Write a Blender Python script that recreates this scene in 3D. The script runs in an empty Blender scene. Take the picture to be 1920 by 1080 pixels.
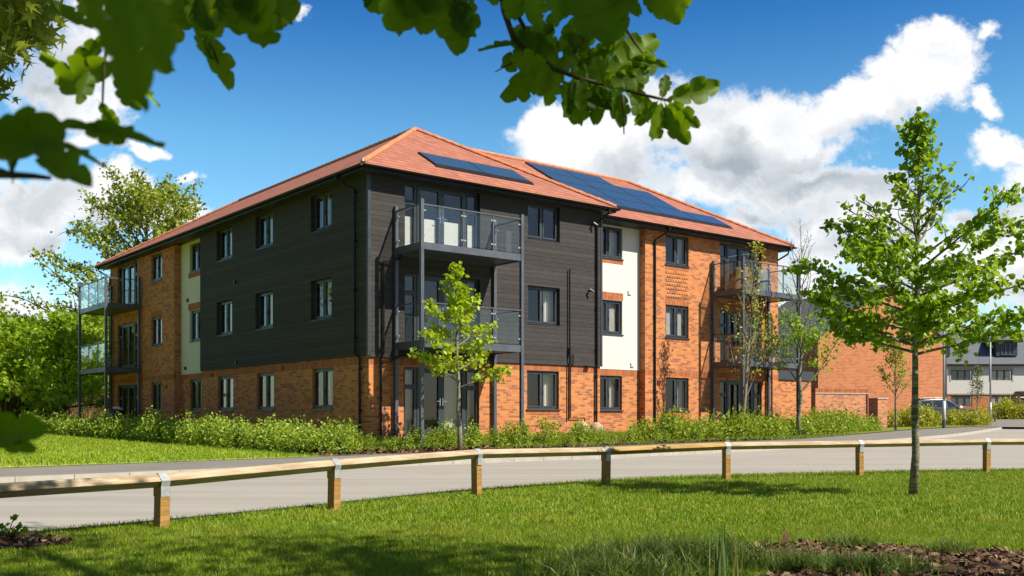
import bpy, math, random
import numpy as np
from mathutils import Vector, Matrix
PI = math.pi
R = math.radians
C = bpy.context.scene.collection

# ---------------------------------------------------------------- camera, sky, sun
sc = bpy.context.scene
FPX, HOR = 1905.0, 785.0                       # focal length and horizon row at 1920 px width
cam = bpy.data.cameras.new('camera')
camo = bpy.data.objects.new('camera', cam)
C.objects.link(camo)
camo.location = (0, 0, 1.0)
camo.rotation_euler = (R(90), 0, 0)
cam.sensor_width = 36
cam.lens = FPX / 1920 * 36
cam.shift_y = (HOR - 540) / 1920
cam.clip_start = 0.05
cam.clip_end = 2000
cam.dof.use_dof = True
cam.dof.focus_distance = 24
cam.dof.aperture_fstop = 8.0
sc.camera = camo
sc.view_settings.view_transform = 'Standard'
sc.view_settings.look = 'None'
sc.view_settings.exposure = 0.85
sc.view_settings.gamma = 1.0

SUN = Vector((0.88 * 0.70, -0.476 * 0.70, 0.715)).normalized()
SUN_EL = math.asin(SUN.z)
SUN_ROT = math.atan2(SUN.x, SUN.y)
sl = bpy.data.lights.new('sun', 'SUN')
sl.energy = 5.0
sl.angle = R(0.5)
sl.color = (1.0, 0.92, 0.79)
so = bpy.data.objects.new('sun', sl)
C.objects.link(so)
so.location = (20, -15, 30)
so.rotation_euler = SUN.to_track_quat('Z', 'Y').to_euler()


class NT:
    """small node-tree helper"""
    def __init__(s, nt):
        s.nt = nt
        s.n = nt.nodes
        s.l = nt.links

    def new(s, t, **kw):
        n = s.n.new(t)
        for k, v in kw.items():
            setattr(n, k, v)
        return n

    def put(s, sock, v):
        if isinstance(v, bpy.types.NodeSocket):
            s.l.new(v, sock)
        else:
            if sock.type == 'RGBA' and len(v) == 3:
                v = (*v, 1)
            sock.default_value = v

    def m(s, op, a, b=None, c=None, clamp=False):
        n = s.new('ShaderNodeMath', operation=op, use_clamp=clamp)
        s.put(n.inputs[0], a)
        if b is not None:
            s.put(n.inputs[1], b)
        if c is not None:
            s.put(n.inputs[2], c)
        return n.outputs[0]

    def mix(s, f, a, b, mode='MIX'):
        n = s.new('ShaderNodeMix', data_type='RGBA', blend_type=mode)
        s.put(n.inputs[0], f)
        s.put(n.inputs[6], a)
        s.put(n.inputs[7], b)
        return n.outputs[2]

    def ramp(s, f, stops, interp='LINEAR'):
        n = s.new('ShaderNodeValToRGB')
        n.color_ramp.interpolation = interp
        e = n.color_ramp.elements
        while len(e) < len(stops):
            e.new(0.5)
        for i, (p, c) in enumerate(stops):
            e[i].position = p
            e[i].color = (*c, 1) if len(c) == 3 else c
        s.put(n.inputs[0], f)
        return n.outputs[0]

    def noise(s, vec, scale, detail=4, rough=0.5, dist=0.0):
        n = s.new('ShaderNodeTexNoise')
        if vec is not None:
            s.put(n.inputs['Vector'], vec)
        n.inputs['Scale'].default_value = scale
        n.inputs['Detail'].default_value = detail
        n.inputs['Roughness'].default_value = rough
        n.inputs['Distortion'].default_value = dist
        return n.outputs['Fac']

    def rng(s, v, a, b, c=0.0, d=1.0, smooth=False):
        n = s.new('ShaderNodeMapRange')
        n.interpolation_type = 'SMOOTHSTEP' if smooth else 'LINEAR'
        s.put(n.inputs[0], v)
        for i, q in enumerate((a, b, c, d)):
            n.inputs[i + 1].default_value = q
        return n.outputs[0]


# sky: Nishita with cumulus laid out by direction
world = bpy.data.worlds.new('World')
sc.world = world
world.use_nodes = True
W = NT(world.node_tree)
W.n.clear()
sky = W.new('ShaderNodeTexSky', sky_type='NISHITA')
sky.sun_disc = False
sky.sun_elevation = SUN_EL
sky.sun_rotation = SUN_ROT
sky.air_density = 1.0
sky.dust_density = 0.4
sky.ozone_density = 2.5
tc = W.new('ShaderNodeTexCoord')
sep = W.new('ShaderNodeSeparateXYZ')
W.l.new(tc.outputs['Generated'], sep.inputs[0])
dx, dy, dz = sep.outputs
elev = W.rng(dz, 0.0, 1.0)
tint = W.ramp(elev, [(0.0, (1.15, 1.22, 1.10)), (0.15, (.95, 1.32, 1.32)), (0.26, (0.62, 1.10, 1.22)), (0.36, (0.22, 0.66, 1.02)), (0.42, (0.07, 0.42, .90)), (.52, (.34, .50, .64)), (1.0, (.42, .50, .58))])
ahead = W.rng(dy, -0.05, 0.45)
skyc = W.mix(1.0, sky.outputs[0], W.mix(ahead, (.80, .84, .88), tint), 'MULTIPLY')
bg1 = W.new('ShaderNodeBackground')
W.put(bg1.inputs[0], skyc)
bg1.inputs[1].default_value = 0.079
yy = W.m('MAXIMUM', dy, 0.02)
ga = W.m('DIVIDE', dx, yy)
gb = W.m('DIVIDE', dz, yy)
comb = W.new('ShaderNodeCombineXYZ')
W.put(comb.inputs[0], ga)
W.put(comb.inputs[1], gb)
G0 = comb.outputs[0]
wn1 = W.new('ShaderNodeTexNoise')
W.put(wn1.inputs['Vector'], G0)
wn1.inputs['Scale'].default_value = 7
wn1.inputs['Detail'].default_value = 6
wn1.inputs['Roughness'].default_value = .62
wv = W.new('ShaderNodeVectorMath', operation='MULTIPLY_ADD')
W.l.new(wn1.outputs['Color'], wv.inputs[0])
wv.inputs[1].default_value = (.17, .13, 0)
wv.inputs[2].default_value = (-.085, -.065, 0)
wa = W.new('ShaderNodeVectorMath', operation='ADD')
W.put(wa.inputs[0], G0)
W.put(wa.inputs[1], wv.outputs[0])
G = wa.outputs[0]


def blobs(lst):
    out = None
    for (cx, cy, rx, ry, st) in lst:
        mp = W.new('ShaderNodeVectorMath', operation='MULTIPLY_ADD')
        kx, ky = FPX / rx, FPX / ry
        W.put(mp.inputs[0], G)
        mp.inputs[1].default_value = (kx, ky, 0)
        mp.inputs[2].default_value = (-(cx - 960) / FPX * kx, -(HOR - cy) / FPX * ky, 0)
        ln = W.new('ShaderNodeVectorMath', operation='LENGTH')
        W.l.new(mp.outputs[0], ln.inputs[0])
        v = W.m('MULTIPLY_ADD', ln.outputs['Value'], -st, st)
        out = v if out is None else W.m('SMOOTH_MAX', out, v, 0.15)
    return out


field = blobs([
    (1130, 290, 175, 140, 1.0), (1040, 235, 80, 75, 1.0), (1330, 250, 190, 110, 1.1), (1480, 225, 120, 75, 1.0), (1560, 190, 70, 45, .8),
    (1500, 285, 110, 40, .9), (1300, 350, 200, 70, 1.0), (1480, 355, 150, 55, 1.0), (1600, 375, 100, 55, 1.0), (1260, 170, 70, 25, .7),
    (1655, 165, 85, 75, 1.0), (1740, 100, 95, 60, 1.0), (1700, 200, 110, 60, .85), (1790, 150, 60, 90, .7),
    (1850, 215, 45, 30, .8), (1880, 300, 95, 50, 1.0), (1930, 360, 70, 50, .9), (1860, 65, 30, 22, .45),
    (1560, 450, 150, 55, 1.0), (1520, 420, 90, 45, .9), (1650, 400, 120, 45, .85), (1480, 560, 130, 60, .9), (1800, 420, 80, 40, .8), (1700, 560, 200, 70, .9), (1400, 400, 90, 40, .9), (1650, 470, 130, 60, 1.0), (1500, 500, 130, 50, .9), (1750, 500, 110, 60, .8), (1880, 470, 90, 60, 1.0), (1900, 540, 150, 60, .9), (1600, 560, 200, 60, .8),
    (120, 375, 190, 60, 1.0), (240, 400, 120, 60, .95), (60, 420, 150, 60, .9), (300, 430, 100, 50, .7),
    (310, 278, 38, 17, .7), (60, 560, 170, 50, .6), (110, 140, 150, 110, .6), (190, 40, 120, 60, .6), (560, 8, 32, 16, .5), (160, 255, 90, 22, .6),
    (400, 355, 22, 14, .5), (20, 445, 40, 25, .8), (30, 340, 60, 25, .6)])
f2 = W.m('ADD', W.m('MULTIPLY', W.noise(G0, 6.5, 12, 0.62, 0.4), .6), W.m('MULTIPLY', W.noise(G0, 22, 10, 0.68, 0.2), .4))
f3 = W.noise(G, 1.7, 3, 0.5)
dens = W.m('ADD', field, W.m('MULTIPLY_ADD', f2, 3.0, -1.40))
alpha = W.rng(dens, 0.02, 0.50, 0, 1, True)
hi = W.rng(dz, 0.36, 0.5, 1, 0)
up = W.rng(dy, 0.05, 0.2, 0, 1)
alpha = W.m('MULTIPLY', alpha, W.m('MULTIPLY', W.rng(dz, -0.02, 0.02), up))
# relief inside the cloud: difference of density towards the sun
off = W.new('ShaderNodeVectorMath', operation='ADD')
W.put(off.inputs[0], G)
off.inputs[1].default_value = (0.02, 0.035, 0)
f2b = W.noise(off.outputs[0], 5.5, 6, 0.55, 0.3)
f2c = W.noise(G, 5.5, 6, 0.55, 0.3)
rel = W.m('SUBTRACT', f2c, f2b)
grey = blobs([(1340, 300, 240, 60, 1.0), (1170, 330, 90, 70, .7), (1560, 350, 160, 26, .6), (1650, 250, 130, 35, .8), (1900, 420, 120, 40, .9),
              (1640, 460, 160, 30, .5), (120, 440, 220, 35, .9), (70, 130, 200, 120, 1.0), (1900, 560, 160, 50, .5), (1420, 400, 220, 30, .7)])
gm = W.m('ADD', W.m('MULTIPLY', W.rng(grey, -0.25, 0.85), 0.9), W.m('MULTIPLY', rel, -2.6))
gm = W.m('ADD', gm, W.m('MULTIPLY_ADD', W.noise(G, 9, 6, 0.6), 0.8, -0.42))
gm = W.m('MULTIPLY', W.rng(gm, 0.0, 1.0), W.rng(dens, 0.1, 0.6))
ccol = W.ramp(gm, [(0.0, (0.95, 0.955, 0.97)), (0.45, (0.66, 0.70, 0.74)), (1.0, (0.38, 0.44, 0.50))])
bg2 = W.new('ShaderNodeBackground')
W.put(bg2.inputs[0], ccol)
bg2.inputs[1].default_value = 0.60
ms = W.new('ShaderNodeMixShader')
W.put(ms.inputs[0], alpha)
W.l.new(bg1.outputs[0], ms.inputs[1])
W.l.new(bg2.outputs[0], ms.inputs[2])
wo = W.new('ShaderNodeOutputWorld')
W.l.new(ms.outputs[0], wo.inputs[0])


# ---------------------------------------------------------------- helpers
def at(px, py, Y):
    return Vector(((px - 960) / FPX * Y, Y, 1.0 + (HOR - py) / FPX * Y))


def tag(o, label=None, cat=None, group=None, kind=None):
    if label:
        o['label'] = label
    if cat:
        o['category'] = cat
    if group:
        o['group'] = group
    if kind:
        o['kind'] = kind
    return o


def empty(name, loc=(0, 0, 0), rz=0.0):
    o = bpy.data.objects.new(name, None)
    o.empty_display_size = 0.3
    C.objects.link(o)
    o.location = loc
    o.rotation_euler = (0, 0, rz)
    return o


class MB:
    """collects shapes and links them as one mesh object"""
    def __init__(s):
        s.v = []
        s.f = []
        s.mi = []

    def add(s, vs, fs, mi=0):
        b = len(s.v)
        s.v += [tuple(p) for p in vs]
        s.f += [tuple(b + i for i in f) for f in fs]
        s.mi += [mi] * len(fs)

    def box(s, x0, x1, y0, y1, z0, z1, mi=0, M=None):
        vs = [(x, y, z) for z in (z0, z1) for y in (y0, y1) for x in (x0, x1)]
        if M is not None:
            vs = [M @ Vector(p) for p in vs]
        s.add(vs, [(0, 2, 3, 1), (4, 5, 7, 6), (0, 1, 5, 4), (2, 6, 7, 3), (0, 4, 6, 2), (1, 3, 7, 5)], mi)

    def quad(s, a, b, c, d, mi=0):
        s.add([a, b, c, d], [(0, 1, 2, 3)], mi)

    def tube(s, pts, r, n=8, mi=0, cap=True):
        pts = [Vector(p) for p in pts]
        if not hasattr(r, '__len__'):
            r = [r] * len(pts)
        rings = []
        ref = None
        for i, p in enumerate(pts):
            a = pts[max(0, i - 1)]
            b = pts[min(len(pts) - 1, i + 1)]
            d = (b - a)
            d = d.normalized() if d.length > 1e-9 else Vector((0, 0, 1))
            if ref is None:
                ref = Vector((0, 0, 1)) if abs(d.z) < 0.9 else Vector((1, 0, 0))
            x = d.cross(ref)
            if x.length < 1e-6:
                x = d.cross(Vector((0, 1, 0)))
            x.normalize()
            y = x.cross(d).normalized()
            ref = y
            rings.append([p + (x * math.cos(2 * PI * k / n) + y * math.sin(2 * PI * k / n)) * r[i] for k in range(n)])
        vs = [q for ring in rings for q in ring]
        fs = []
        for i in range(len(pts) - 1):
            for k in range(n):
                k2 = (k + 1) % n
                fs.append((i * n + k, i * n + k2, (i + 1) * n + k2, (i + 1) * n + k))
        if cap:
            fs.append(tuple(range(n - 1, -1, -1)))
            fs.append(tuple((len(pts) - 1) * n + k for k in range(n)))
        s.add(vs, fs, mi)

    def prism(s, poly, axis, a, b, mi=0):
        """poly of (p,q) extruded along axis 0/1/2"""
        def mk(p, q, t):
            return {0: (t, p, q), 1: (p, t, q), 2: (p, q, t)}[axis]
        n = len(poly)
        vs = [mk(p, q, a) for p, q in poly] + [mk(p, q, b) for p, q in poly]
        fs = [tuple(range(n)), tuple(range(2 * n - 1, n - 1, -1))]
        for i in range(n):
            j = (i + 1) % n
            fs.append((i, i + n, j + n, j))
        s.add(vs, fs, mi)

    def build(s, name, mats, parent=None, loc=None, rot=None, smooth=False, bevel=0.0):
        me = bpy.data.meshes.new(name)
        me.from_pydata(s.v, [], s.f)
        if not isinstance(mats, (list, tuple)):
            mats = [mats]
        for m in mats:
            me.materials.append(m)
        me.polygons.foreach_set('material_index', s.mi)
        if smooth:
            me.polygons.foreach_set('use_smooth', [True] * len(s.f))
        me.update()
        o = bpy.data.objects.new(name, me)
        C.objects.link(o)
        if parent is not None:
            o.parent = parent
        if loc is not None:
            o.location = loc
        if rot is not None:
            o.rotation_euler = rot
        if bevel:
            b = o.modifiers.new('bevel', 'BEVEL')
            b.width = bevel
            b.segments = 2
            b.limit_method = 'ANGLE'
        return o


def fastmesh(name, V, F, mats, parent=None, smooth=False, mi=None):
    """V (n,3) array, F (m,k) array of equal polygons"""
    me = bpy.data.meshes.new(name)
    n, (m, k) = len(V), F.shape
    me.vertices.add(n)
    me.vertices.foreach_set('co', np.ascontiguousarray(V, dtype=np.float32).ravel())
    me.loops.add(m * k)
    me.loops.foreach_set('vertex_index', np.ascontiguousarray(F, dtype=np.int32).ravel())
    me.polygons.add(m)
    me.polygons.foreach_set('loop_start', np.arange(0, m * k, k, dtype=np.int32))
    me.polygons.foreach_set('loop_total', np.full(m, k, dtype=np.int32))
    if mi is not None:
        me.polygons.foreach_set('material_index', mi.astype(np.int32))
    if smooth:
        me.polygons.foreach_set('use_smooth', np.ones(m, dtype=bool))
    if not isinstance(mats, (list, tuple)):
        mats = [mats]
    for q in mats:
        me.materials.append(q)
    me.update(calc_edges=True)
    o = bpy.data.objects.new(name, me)
    C.objects.link(o)
    if parent is not None:
        o.parent = parent
    return o


def scatter(tv, tf, pos, X, Y, Z, scale):
    """copies template (k,3) at pos with axes X,Y,Z (n,3) and scale (n,)"""
    n, k = len(pos), len(tv)
    V = (tv[None, :, 0, None] * X[:, None, :] + tv[None, :, 1, None] * Y[:, None, :] + tv[None, :, 2, None] * Z[:, None, :])
    V = V * scale[:, None, None] + pos[:, None, :]
    F = tf[None, :, :] + (np.arange(n) * k)[:, None, None]
    return V.reshape(-1, 3), F.reshape(-1, tf.shape[1])


def norm(a):
    return a / np.maximum(np.linalg.norm(a, axis=-1, keepdims=True), 1e-9)


def frames(rs, n, upbias=0.5, droop=0.0):
    """random leaf frames: Y along the leaf, Z the leaf normal"""
    Z = norm(rs.normal(size=(n, 3)) * (1, 1, .8) + (0, 0, upbias))
    A = norm(rs.normal(size=(n, 3)) + (0, 0, -droop))
    X = norm(np.cross(A, Z))
    Y = np.cross(Z, X)
    return X, Y, Z


# leaf templates: unit length along +Y, quads
LEAF_Q = (np.array([(0, 0, 0), (.36, .35, .08), (0, 1, 0), (-.36, .35, .08), (0, .45, -.02)]) * 1.0,
          np.array([(0, 1, 2, 4), (0, 4, 2, 3)]))
LEAF_R = (np.array([(0, 0, 0), (.38, .12, .07), (.46, .5, .1), (.22, .85, .03), (0, 1.02, -.06), (-.22, .85, .03), (-.46, .5, .1), (-.38, .12, .07), (0, .5, -.03)]),
          np.array([(0, 1, 2, 8), (8, 2, 3, 4), (4, 5, 6, 8), (8, 6, 7, 0)]))


def palmate():
    pts = [(0, 0)]
    for ang, ln in ((-125, .38), (-62, .62), (0, 1.0), (62, .62), (125, .38)):
        pass
    lobes = [(-118, .42), (-90, .2), (-58, .78), (-30, .3), (0, 1.0), (30, .3), (58, .78), (90, .2), (118, .42)]
    c = (0, .28)
    v = [(c[0], c[1], -.05), (0, 0, 0)]
    for a, l in lobes:
        v.append((c[0] + math.sin(R(a)) * l * .72, c[1] + math.cos(R(a)) * l * .72, .06 * l))
    n = len(lobes)
    f = [(0, 1, 2, 3)]
    for i in range(1, n - 2, 2):
        f.append((0, 2 + i, 3 + i, 4 + i))
    f.append((0, 2 + n - 2, 2 + n - 1, 1))
    return np.array(v), np.array(f)


LEAF_P = palmate()


def principled(name, col=(.5, .5, .5), rough=.6, metal=0.0, spec=0.5):
    m = bpy.data.materials.new(name)
    m.use_nodes = True
    t = NT(m.node_tree)
    b = t.n['Principled BSDF']
    t.put(b.inputs['Base Color'], col)
    b.inputs['Roughness'].default_value = rough
    b.inputs['Metallic'].default_value = metal
    b.inputs['Specular IOR Level'].default_value = spec
    return m, t, b


def bump(t, b, h, strength=.5, dist=.01):
    n = t.new('ShaderNodeBump')
    n.inputs['Strength'].default_value = strength
    n.inputs['Distance'].default_value = dist
    t.put(n.inputs['Height'], h)
    t.l.new(n.outputs[0], b.inputs['Normal'])


def plain(name, col, rough=.5, metal=0.0, var=.12, scale=6.0, spec=.5):
    m, t, b = principled(name, col, rough, metal, spec)
    tc = t.new('ShaderNodeTexCoord')
    n = t.noise(tc.outputs['Object'], scale, 5, .6)
    c = t.mix(t.rng(n, .3, .7), tuple(x * (1 - var) for x in col), tuple(min(1, x * (1 + var)) for x in col))
    t.put(b.inputs['Base Color'], c)
    t.put(b.inputs['Roughness'], t.rng(n, .3, .7, max(0, rough - .08), min(1, rough + .08)))
    return m


def wallvec(t, zscale=1.0, swap=False, off=(0, 0)):
    """(across, up) coordinates on vertical or sloping faces in object space"""
    tc = t.new('ShaderNodeTexCoord')
    so = t.new('ShaderNodeSeparateXYZ')
    t.l.new(tc.outputs['Object'], so.inputs[0])
    sn = t.new('ShaderNodeSeparateXYZ')
    t.l.new(tc.outputs['Normal'], sn.inputs[0])
    g = t.m('GREATER_THAN', t.m('ABSOLUTE', sn.outputs[0]), t.m('ABSOLUTE', sn.outputs[1]))
    a = t.m('ADD', t.m('MULTIPLY', so.outputs[0], t.m('SUBTRACT', 1.0, g)), t.m('MULTIPLY', so.outputs[1], g))
    a = t.m('ADD', a, off[0] + 100.0)
    z = t.m('MULTIPLY_ADD', so.outputs[2], zscale, off[1] + 10.0)
    c = t.new('ShaderNodeCombineXYZ')
    t.put(c.inputs[0], z if swap else a)
    t.put(c.inputs[1], a if swap else z)
    return c.outputs[0], tc.outputs['Object'], a, z


def brick_mat(name, c1, c2, c3, mortar, swap=False, bw=.225, bh=.075, off=(0, 0), ms=.011):
    m, t, b = principled(name, c1, .85, spec=.25)
    vec, obj, a, z = wallvec(t, swap=swap, off=off)
    def br(o, q1, q2, mo):
        n = t.new('ShaderNodeTexBrick')
        n.offset = 0.5
        n.offset_frequency = 2
        n.inputs['Scale'].default_value = 1.0
        n.inputs['Mortar Size'].default_value = ms * .5
        n.inputs['Mortar Smooth'].default_value = .15
        n.inputs['Brick Width'].default_value = bw
        n.inputs['Row Height'].default_value = bh
        n.inputs['Bias'].default_value = 0
        if swap:
            n.offset = 0.0
        v = t.new('ShaderNodeVectorMath', operation='ADD')
        t.put(v.inputs[0], vec)
        v.inputs[1].default_value = o
        t.l.new(v.outputs[0], n.inputs['Vector'])
        t.put(n.inputs['Color1'], q1)
        t.put(n.inputs['Color2'], q2)
        t.put(n.inputs['Mortar'], mo)
        return n
    n1 = br((0, 0, 0), (0, 0, 0), (1, 1, 1), (.5, .5, .5))
    n2 = br((bw * 16, bh * 24, 0), (0, 0, 0), (1, 1, 1), (.5, .5, .5))
    c = t.mix(n1.outputs['Color'], c1, c2)
    k = t.rng(n2.outputs['Color'], .60, .76)
    c = t.mix(k, c, c3)
    wn = t.noise(obj, .7, 4, .6)
    c = t.mix(t.rng(wn, .35, .7, 0, .35), c, tuple(x * .72 for x in c1))
    fine = t.noise(obj, 55, 3, .7)
    c = t.mix(t.rng(fine, .3, .7, 0, .3), c, tuple(x * .6 for x in c1))
    c = t.mix(n1.outputs['Fac'], c, mortar)
    t.put(b.inputs['Base Color'], c)
    h = t.m('ADD', t.m('MULTIPLY', n1.outputs['Fac'], -1.0), t.m('MULTIPLY', fine, .35))
    bump(t, b, h, .7, .008)
    return m


def leaf_mat(name, ca, cb, cc, trans=.35, rough=.45):
    m = bpy.data.materials.new(name)
    m.use_nodes = True
    t = NT(m.node_tree)
    b = t.n['Principled BSDF']
    g = t.new('ShaderNodeNewGeometry')
    tc = t.new('ShaderNodeTexCoord')
    r = g.outputs['Random Per Island']
    c = t.ramp(r, [(0, ca), (.6, cb), (1, cc)])
    nz = t.noise(tc.outputs['Object'], 1.3, 3)
    c = t.mix(t.rng(nz, .35, .65, 0, .4), c, ca)
    t.put(b.inputs['Base Color'], c)
    b.inputs['Roughness'].default_value = rough
    b.inputs['Specular IOR Level'].default_value = .35
    tr = t.new('ShaderNodeBsdfTranslucent')
    t.put(tr.inputs[0], t.mix(.35, c, (cc[0] * 1.6, cc[1] * 1.5, cc[2] * .6)))
    mx = t.new('ShaderNodeMixShader')
    mx.inputs[0].default_value = trans
    t.l.new(b.outputs[0], mx.inputs[1])
    t.l.new(tr.outputs[0], mx.inputs[2])
    t.l.new(mx.outputs[0], t.n['Material Output'].inputs[0])
    return m


M = {}
BR = dict(c1=(.82, .30, .09), c2=(.62, .20, .065), c3=(.32, .11, .06), mortar=(.58, .38, .23))
M['brick'] = brick_mat('brick', **BR)
M['soldier'] = brick_mat('soldier_brick', c1=(.60, .19, .06), c2=(.46, .125, .04), c3=(.36, .10, .035), mortar=(.46, .27, .15), swap=True, bw=.24, off=(0, -.08))
M['garden_brick'] = brick_mat('garden_brick', (.82, .33, .14), (.66, .24, .10), (.38, .14, .08), (.80, .58, .42))
M['house_brick'] = brick_mat('house_brick', (.70, .245, .09), (.63, .21, .075), (.50, .155, .06), (.80, .56, .38), bw=.27, bh=.09)

# dark weatherboarding
m, t, b = principled('dark_cladding', (.08, .08, .08), .75, spec=.12)
vec, obj, a, z = wallvec(t)
pl = t.m('FRACT', t.m('DIVIDE', z, .145))
row = t.m('FLOOR', t.m('DIVIDE', z, .145))
mp = t.new('ShaderNodeCombineXYZ')
t.put(mp.inputs[0], t.m('MULTIPLY', a, 2.2))
t.put(mp.inputs[1], t.m('MULTIPLY', z, 38.0))
t.put(mp.inputs[2], row)
gr = t.noise(mp.outputs[0], 1.6, 7, .75)
wn = t.new('ShaderNodeTexWhiteNoise', noise_dimensions='1D')
t.put(wn.inputs['W'], row)
gm_ = t.m('ADD', t.rng(gr, .25, .75, 0, .8), t.m('MULTIPLY', wn.outputs['Value'], .2))
col = t.mix(gm_, (.019, .018, .018), (.108, .097, .093))
groove = t.rng(pl, .0, .05, .8, 0)
shift = t.m('MULTIPLY', wn.outputs['Value'], 3.7)
seam = t.m('LESS_THAN', t.m('FRACT', t.m('DIVIDE', t.m('ADD', a, shift), 5.2)), .0007)
col = t.mix(t.m('MAXIMUM', groove, seam), col, (.012, .012, .013))
t.put(b.inputs['Base Color'], col)
bump(t, b, t.m('ADD', t.m('MULTIPLY', groove, -1), t.m('MULTIPLY', gr, .3)), .8, .012)
M['clad'] = m

# clay roof tiles
def tile_mat(name, c1, c2, c3, bw, bh, zs, dark=.35):
    m, t, b = principled(name, c1, .8, spec=.3)
    vec, obj, a, z = wallvec(t, zscale=zs)
    n = t.new('ShaderNodeTexBrick')
    n.offset = .5
    t.put(n.inputs['Vector'], vec)
    n.inputs['Scale'].default_value = 1
    n.inputs['Brick Width'].default_value = bw
    n.inputs['Row Height'].default_value = bh
    n.inputs['Mortar Size'].default_value = .004
    n.inputs['Mortar Smooth'].default_value = .3
    t.put(n.inputs['Color1'], (0, 0, 0))
    t.put(n.inputs['Color2'], (1, 1, 1))
    t.put(n.inputs['Mortar'], (.5, .5, .5))
    c = t.mix(n.outputs['Color'], c1, c2)
    w = t.noise(obj, .55, 5, .65)
    c = t.mix(t.rng(w, .4, .75, 0, .6), c, c3)
    w2 = t.noise(obj, 3.2, 6, .75)
    c = t.mix(t.rng(w2, .52, .72, 0, .4), c, tuple(x * .6 for x in c3))
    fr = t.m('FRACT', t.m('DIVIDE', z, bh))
    lip_shade = t.rng(fr, .05, .36, 1, 0)  # shadow line at each tile course, darkened into the colour
    c = t.mix(t.m('MULTIPLY', lip_shade, .95), c, tuple(x * dark for x in c1))
    c = t.mix(t.m('MULTIPLY', n.outputs['Fac'], .6), c, tuple(x * .4 for x in c1))
    t.put(b.inputs['Base Color'], c)
    bump(t, b, t.m('ADD', t.m('MULTIPLY', fr, -1), t.m('MULTIPLY', n.outputs['Color'], .25)), .5, .02)
    return m


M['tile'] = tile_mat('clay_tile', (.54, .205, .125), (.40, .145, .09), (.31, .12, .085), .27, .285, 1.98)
M['ridge'] = plain('ridge_clay', (.62, .225, .10), .8, var=.3, scale=5)
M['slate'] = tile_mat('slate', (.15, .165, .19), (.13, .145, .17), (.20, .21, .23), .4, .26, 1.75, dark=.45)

# cream render
m, t, b = principled('cream_render', (.66, .62, .52), .9, spec=.2)
tc = t.new('ShaderNodeTexCoord')
n = t.noise(tc.outputs['Object'], .9, 5, .6)
st = t.new('ShaderNodeMapping')
t.l.new(tc.outputs['Object'], st.inputs[0])
st.inputs['Scale'].default_value = (7, 7, .5)
n2 = t.noise(st.outputs[0], 1, 4, .6)
c = t.mix(t.rng(n, .3, .7, 0, .8), (.74, .71, .65), (.80, .77, .71))
c = t.mix(t.rng(n2, .55, .8, 0, .25), c, (.60, .57, .51))
t.put(b.inputs['Base Color'], c)
bump(t, b, t.noise(tc.outputs['Object'], 90, 3), .15, .003)
M['render'] = m

M['frame'] = plain('anthracite_frame', (.045, .056, .068), .4, var=.1, spec=.35)
M['steel'] = plain('grey_steel', (.085, .10, .125), .42, metal=0.0, var=.12, scale=3)
M['gutter'] = plain('black_gutter', (.010, .010, .010), .5, var=.1, spec=.25)
M['soffit'] = plain('dark_soffit', (.03, .03, .033), .5)
M['lightsoffit'] = plain('deck_underside', (.30, .28, .26), .6)
M['white'] = plain('white_plastic', (.98, .98, .96), .4, var=.04)
M['plaster'] = plain('plaster', (.62, .55, .48), .9, var=.05, scale=1)
M['floorin'] = plain('room_floor', (.20, .15, .11), .6, var=.1)
M['ceil'] = plain('ceiling', (.75, .73, .70), .9, var=.03)
M['bluesill'] = M['frame']
M['galv'] = plain('galvanised_steel', (.42, .45, .46), .5, metal=.3, var=.15, scale=25)
M['curtain'] = plain('curtain_cloth', (.97, .95, .89), .9, var=.05)
M['stone'] = plain('pale_stone', (.50, .45, .38), .85, var=.2, scale=9)
M['boulder'] = plain('boulder_stone', (.50, .36, .24), .9, var=.25, scale=6)
M['chrome'] = plain('chrome', (.7, .7, .7), .2, metal=1.0, var=.02)
M['sofa'] = plain('brown_blanket', (.20, .11, .065), .95, var=.35, scale=20)
M['cover'] = plain('grey_cover', (.16, .17, .17), .7, var=.3, scale=12)
M['wicker'] = plain('wicker', (.40, .29, .18), .8, var=.3, scale=40)
M['black'] = plain('black_paint', (.015, .015, .016), .5)
M['redvent'] = plain('terracotta_vent', (.33, .09, .04), .8)

# glass with reflections
def glass(name, tint, refl=1.0, rough=0.0, ior=1.5):
    m = bpy.data.materials.new(name)
    m.use_nodes = True
    t = NT(m.node_tree)
    t.n.remove(t.n['Principled BSDF'])
    g = t.new('ShaderNodeBsdfGlossy')
    g.inputs['Roughness'].default_value = rough
    tr = t.new('ShaderNodeBsdfTransparent')
    tr.inputs[0].default_value = (*tint, 1)
    ge = t.new('ShaderNodeNewGeometry')
    dt = t.new('ShaderNodeVectorMath', operation='DOT_PRODUCT')
    t.l.new(ge.outputs['Incoming'], dt.inputs[0])
    t.l.new(ge.outputs['Normal'], dt.inputs[1])
    c1 = t.m('SUBTRACT', 1.0, t.m('ABSOLUTE', dt.outputs['Value']), clamp=True)
    fr = t.m('MULTIPLY_ADD', t.m('POWER', c1, 5.0), .95, .045)
    mx = t.new('ShaderNodeMixShader')
    t.put(mx.inputs[0], t.m('MULTIPLY', fr, refl, clamp=True))
    t.l.new(tr.outputs[0], mx.inputs[1])
    t.l.new(g.outputs[0], mx.inputs[2])
    t.l.new(mx.outputs[0], t.n['Material Output'].inputs[0])
    return m


M['pane'] = glass('window_glass', (.84, .83, .81), 1.6)
M['rail_glass'] = glass('balcony_glass', (.93, .955, .94), 1.0)
m, t, b = principled('solar_glass', (.045, .10, .175), .2, spec=.8)
tc = t.new('ShaderNodeTexCoord')
b.inputs['Coat Weight'].default_value = 1.0
b.inputs['Coat Roughness'].default_value = .04
M['solar'] = m
M['solar_side'] = M['black']

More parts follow.
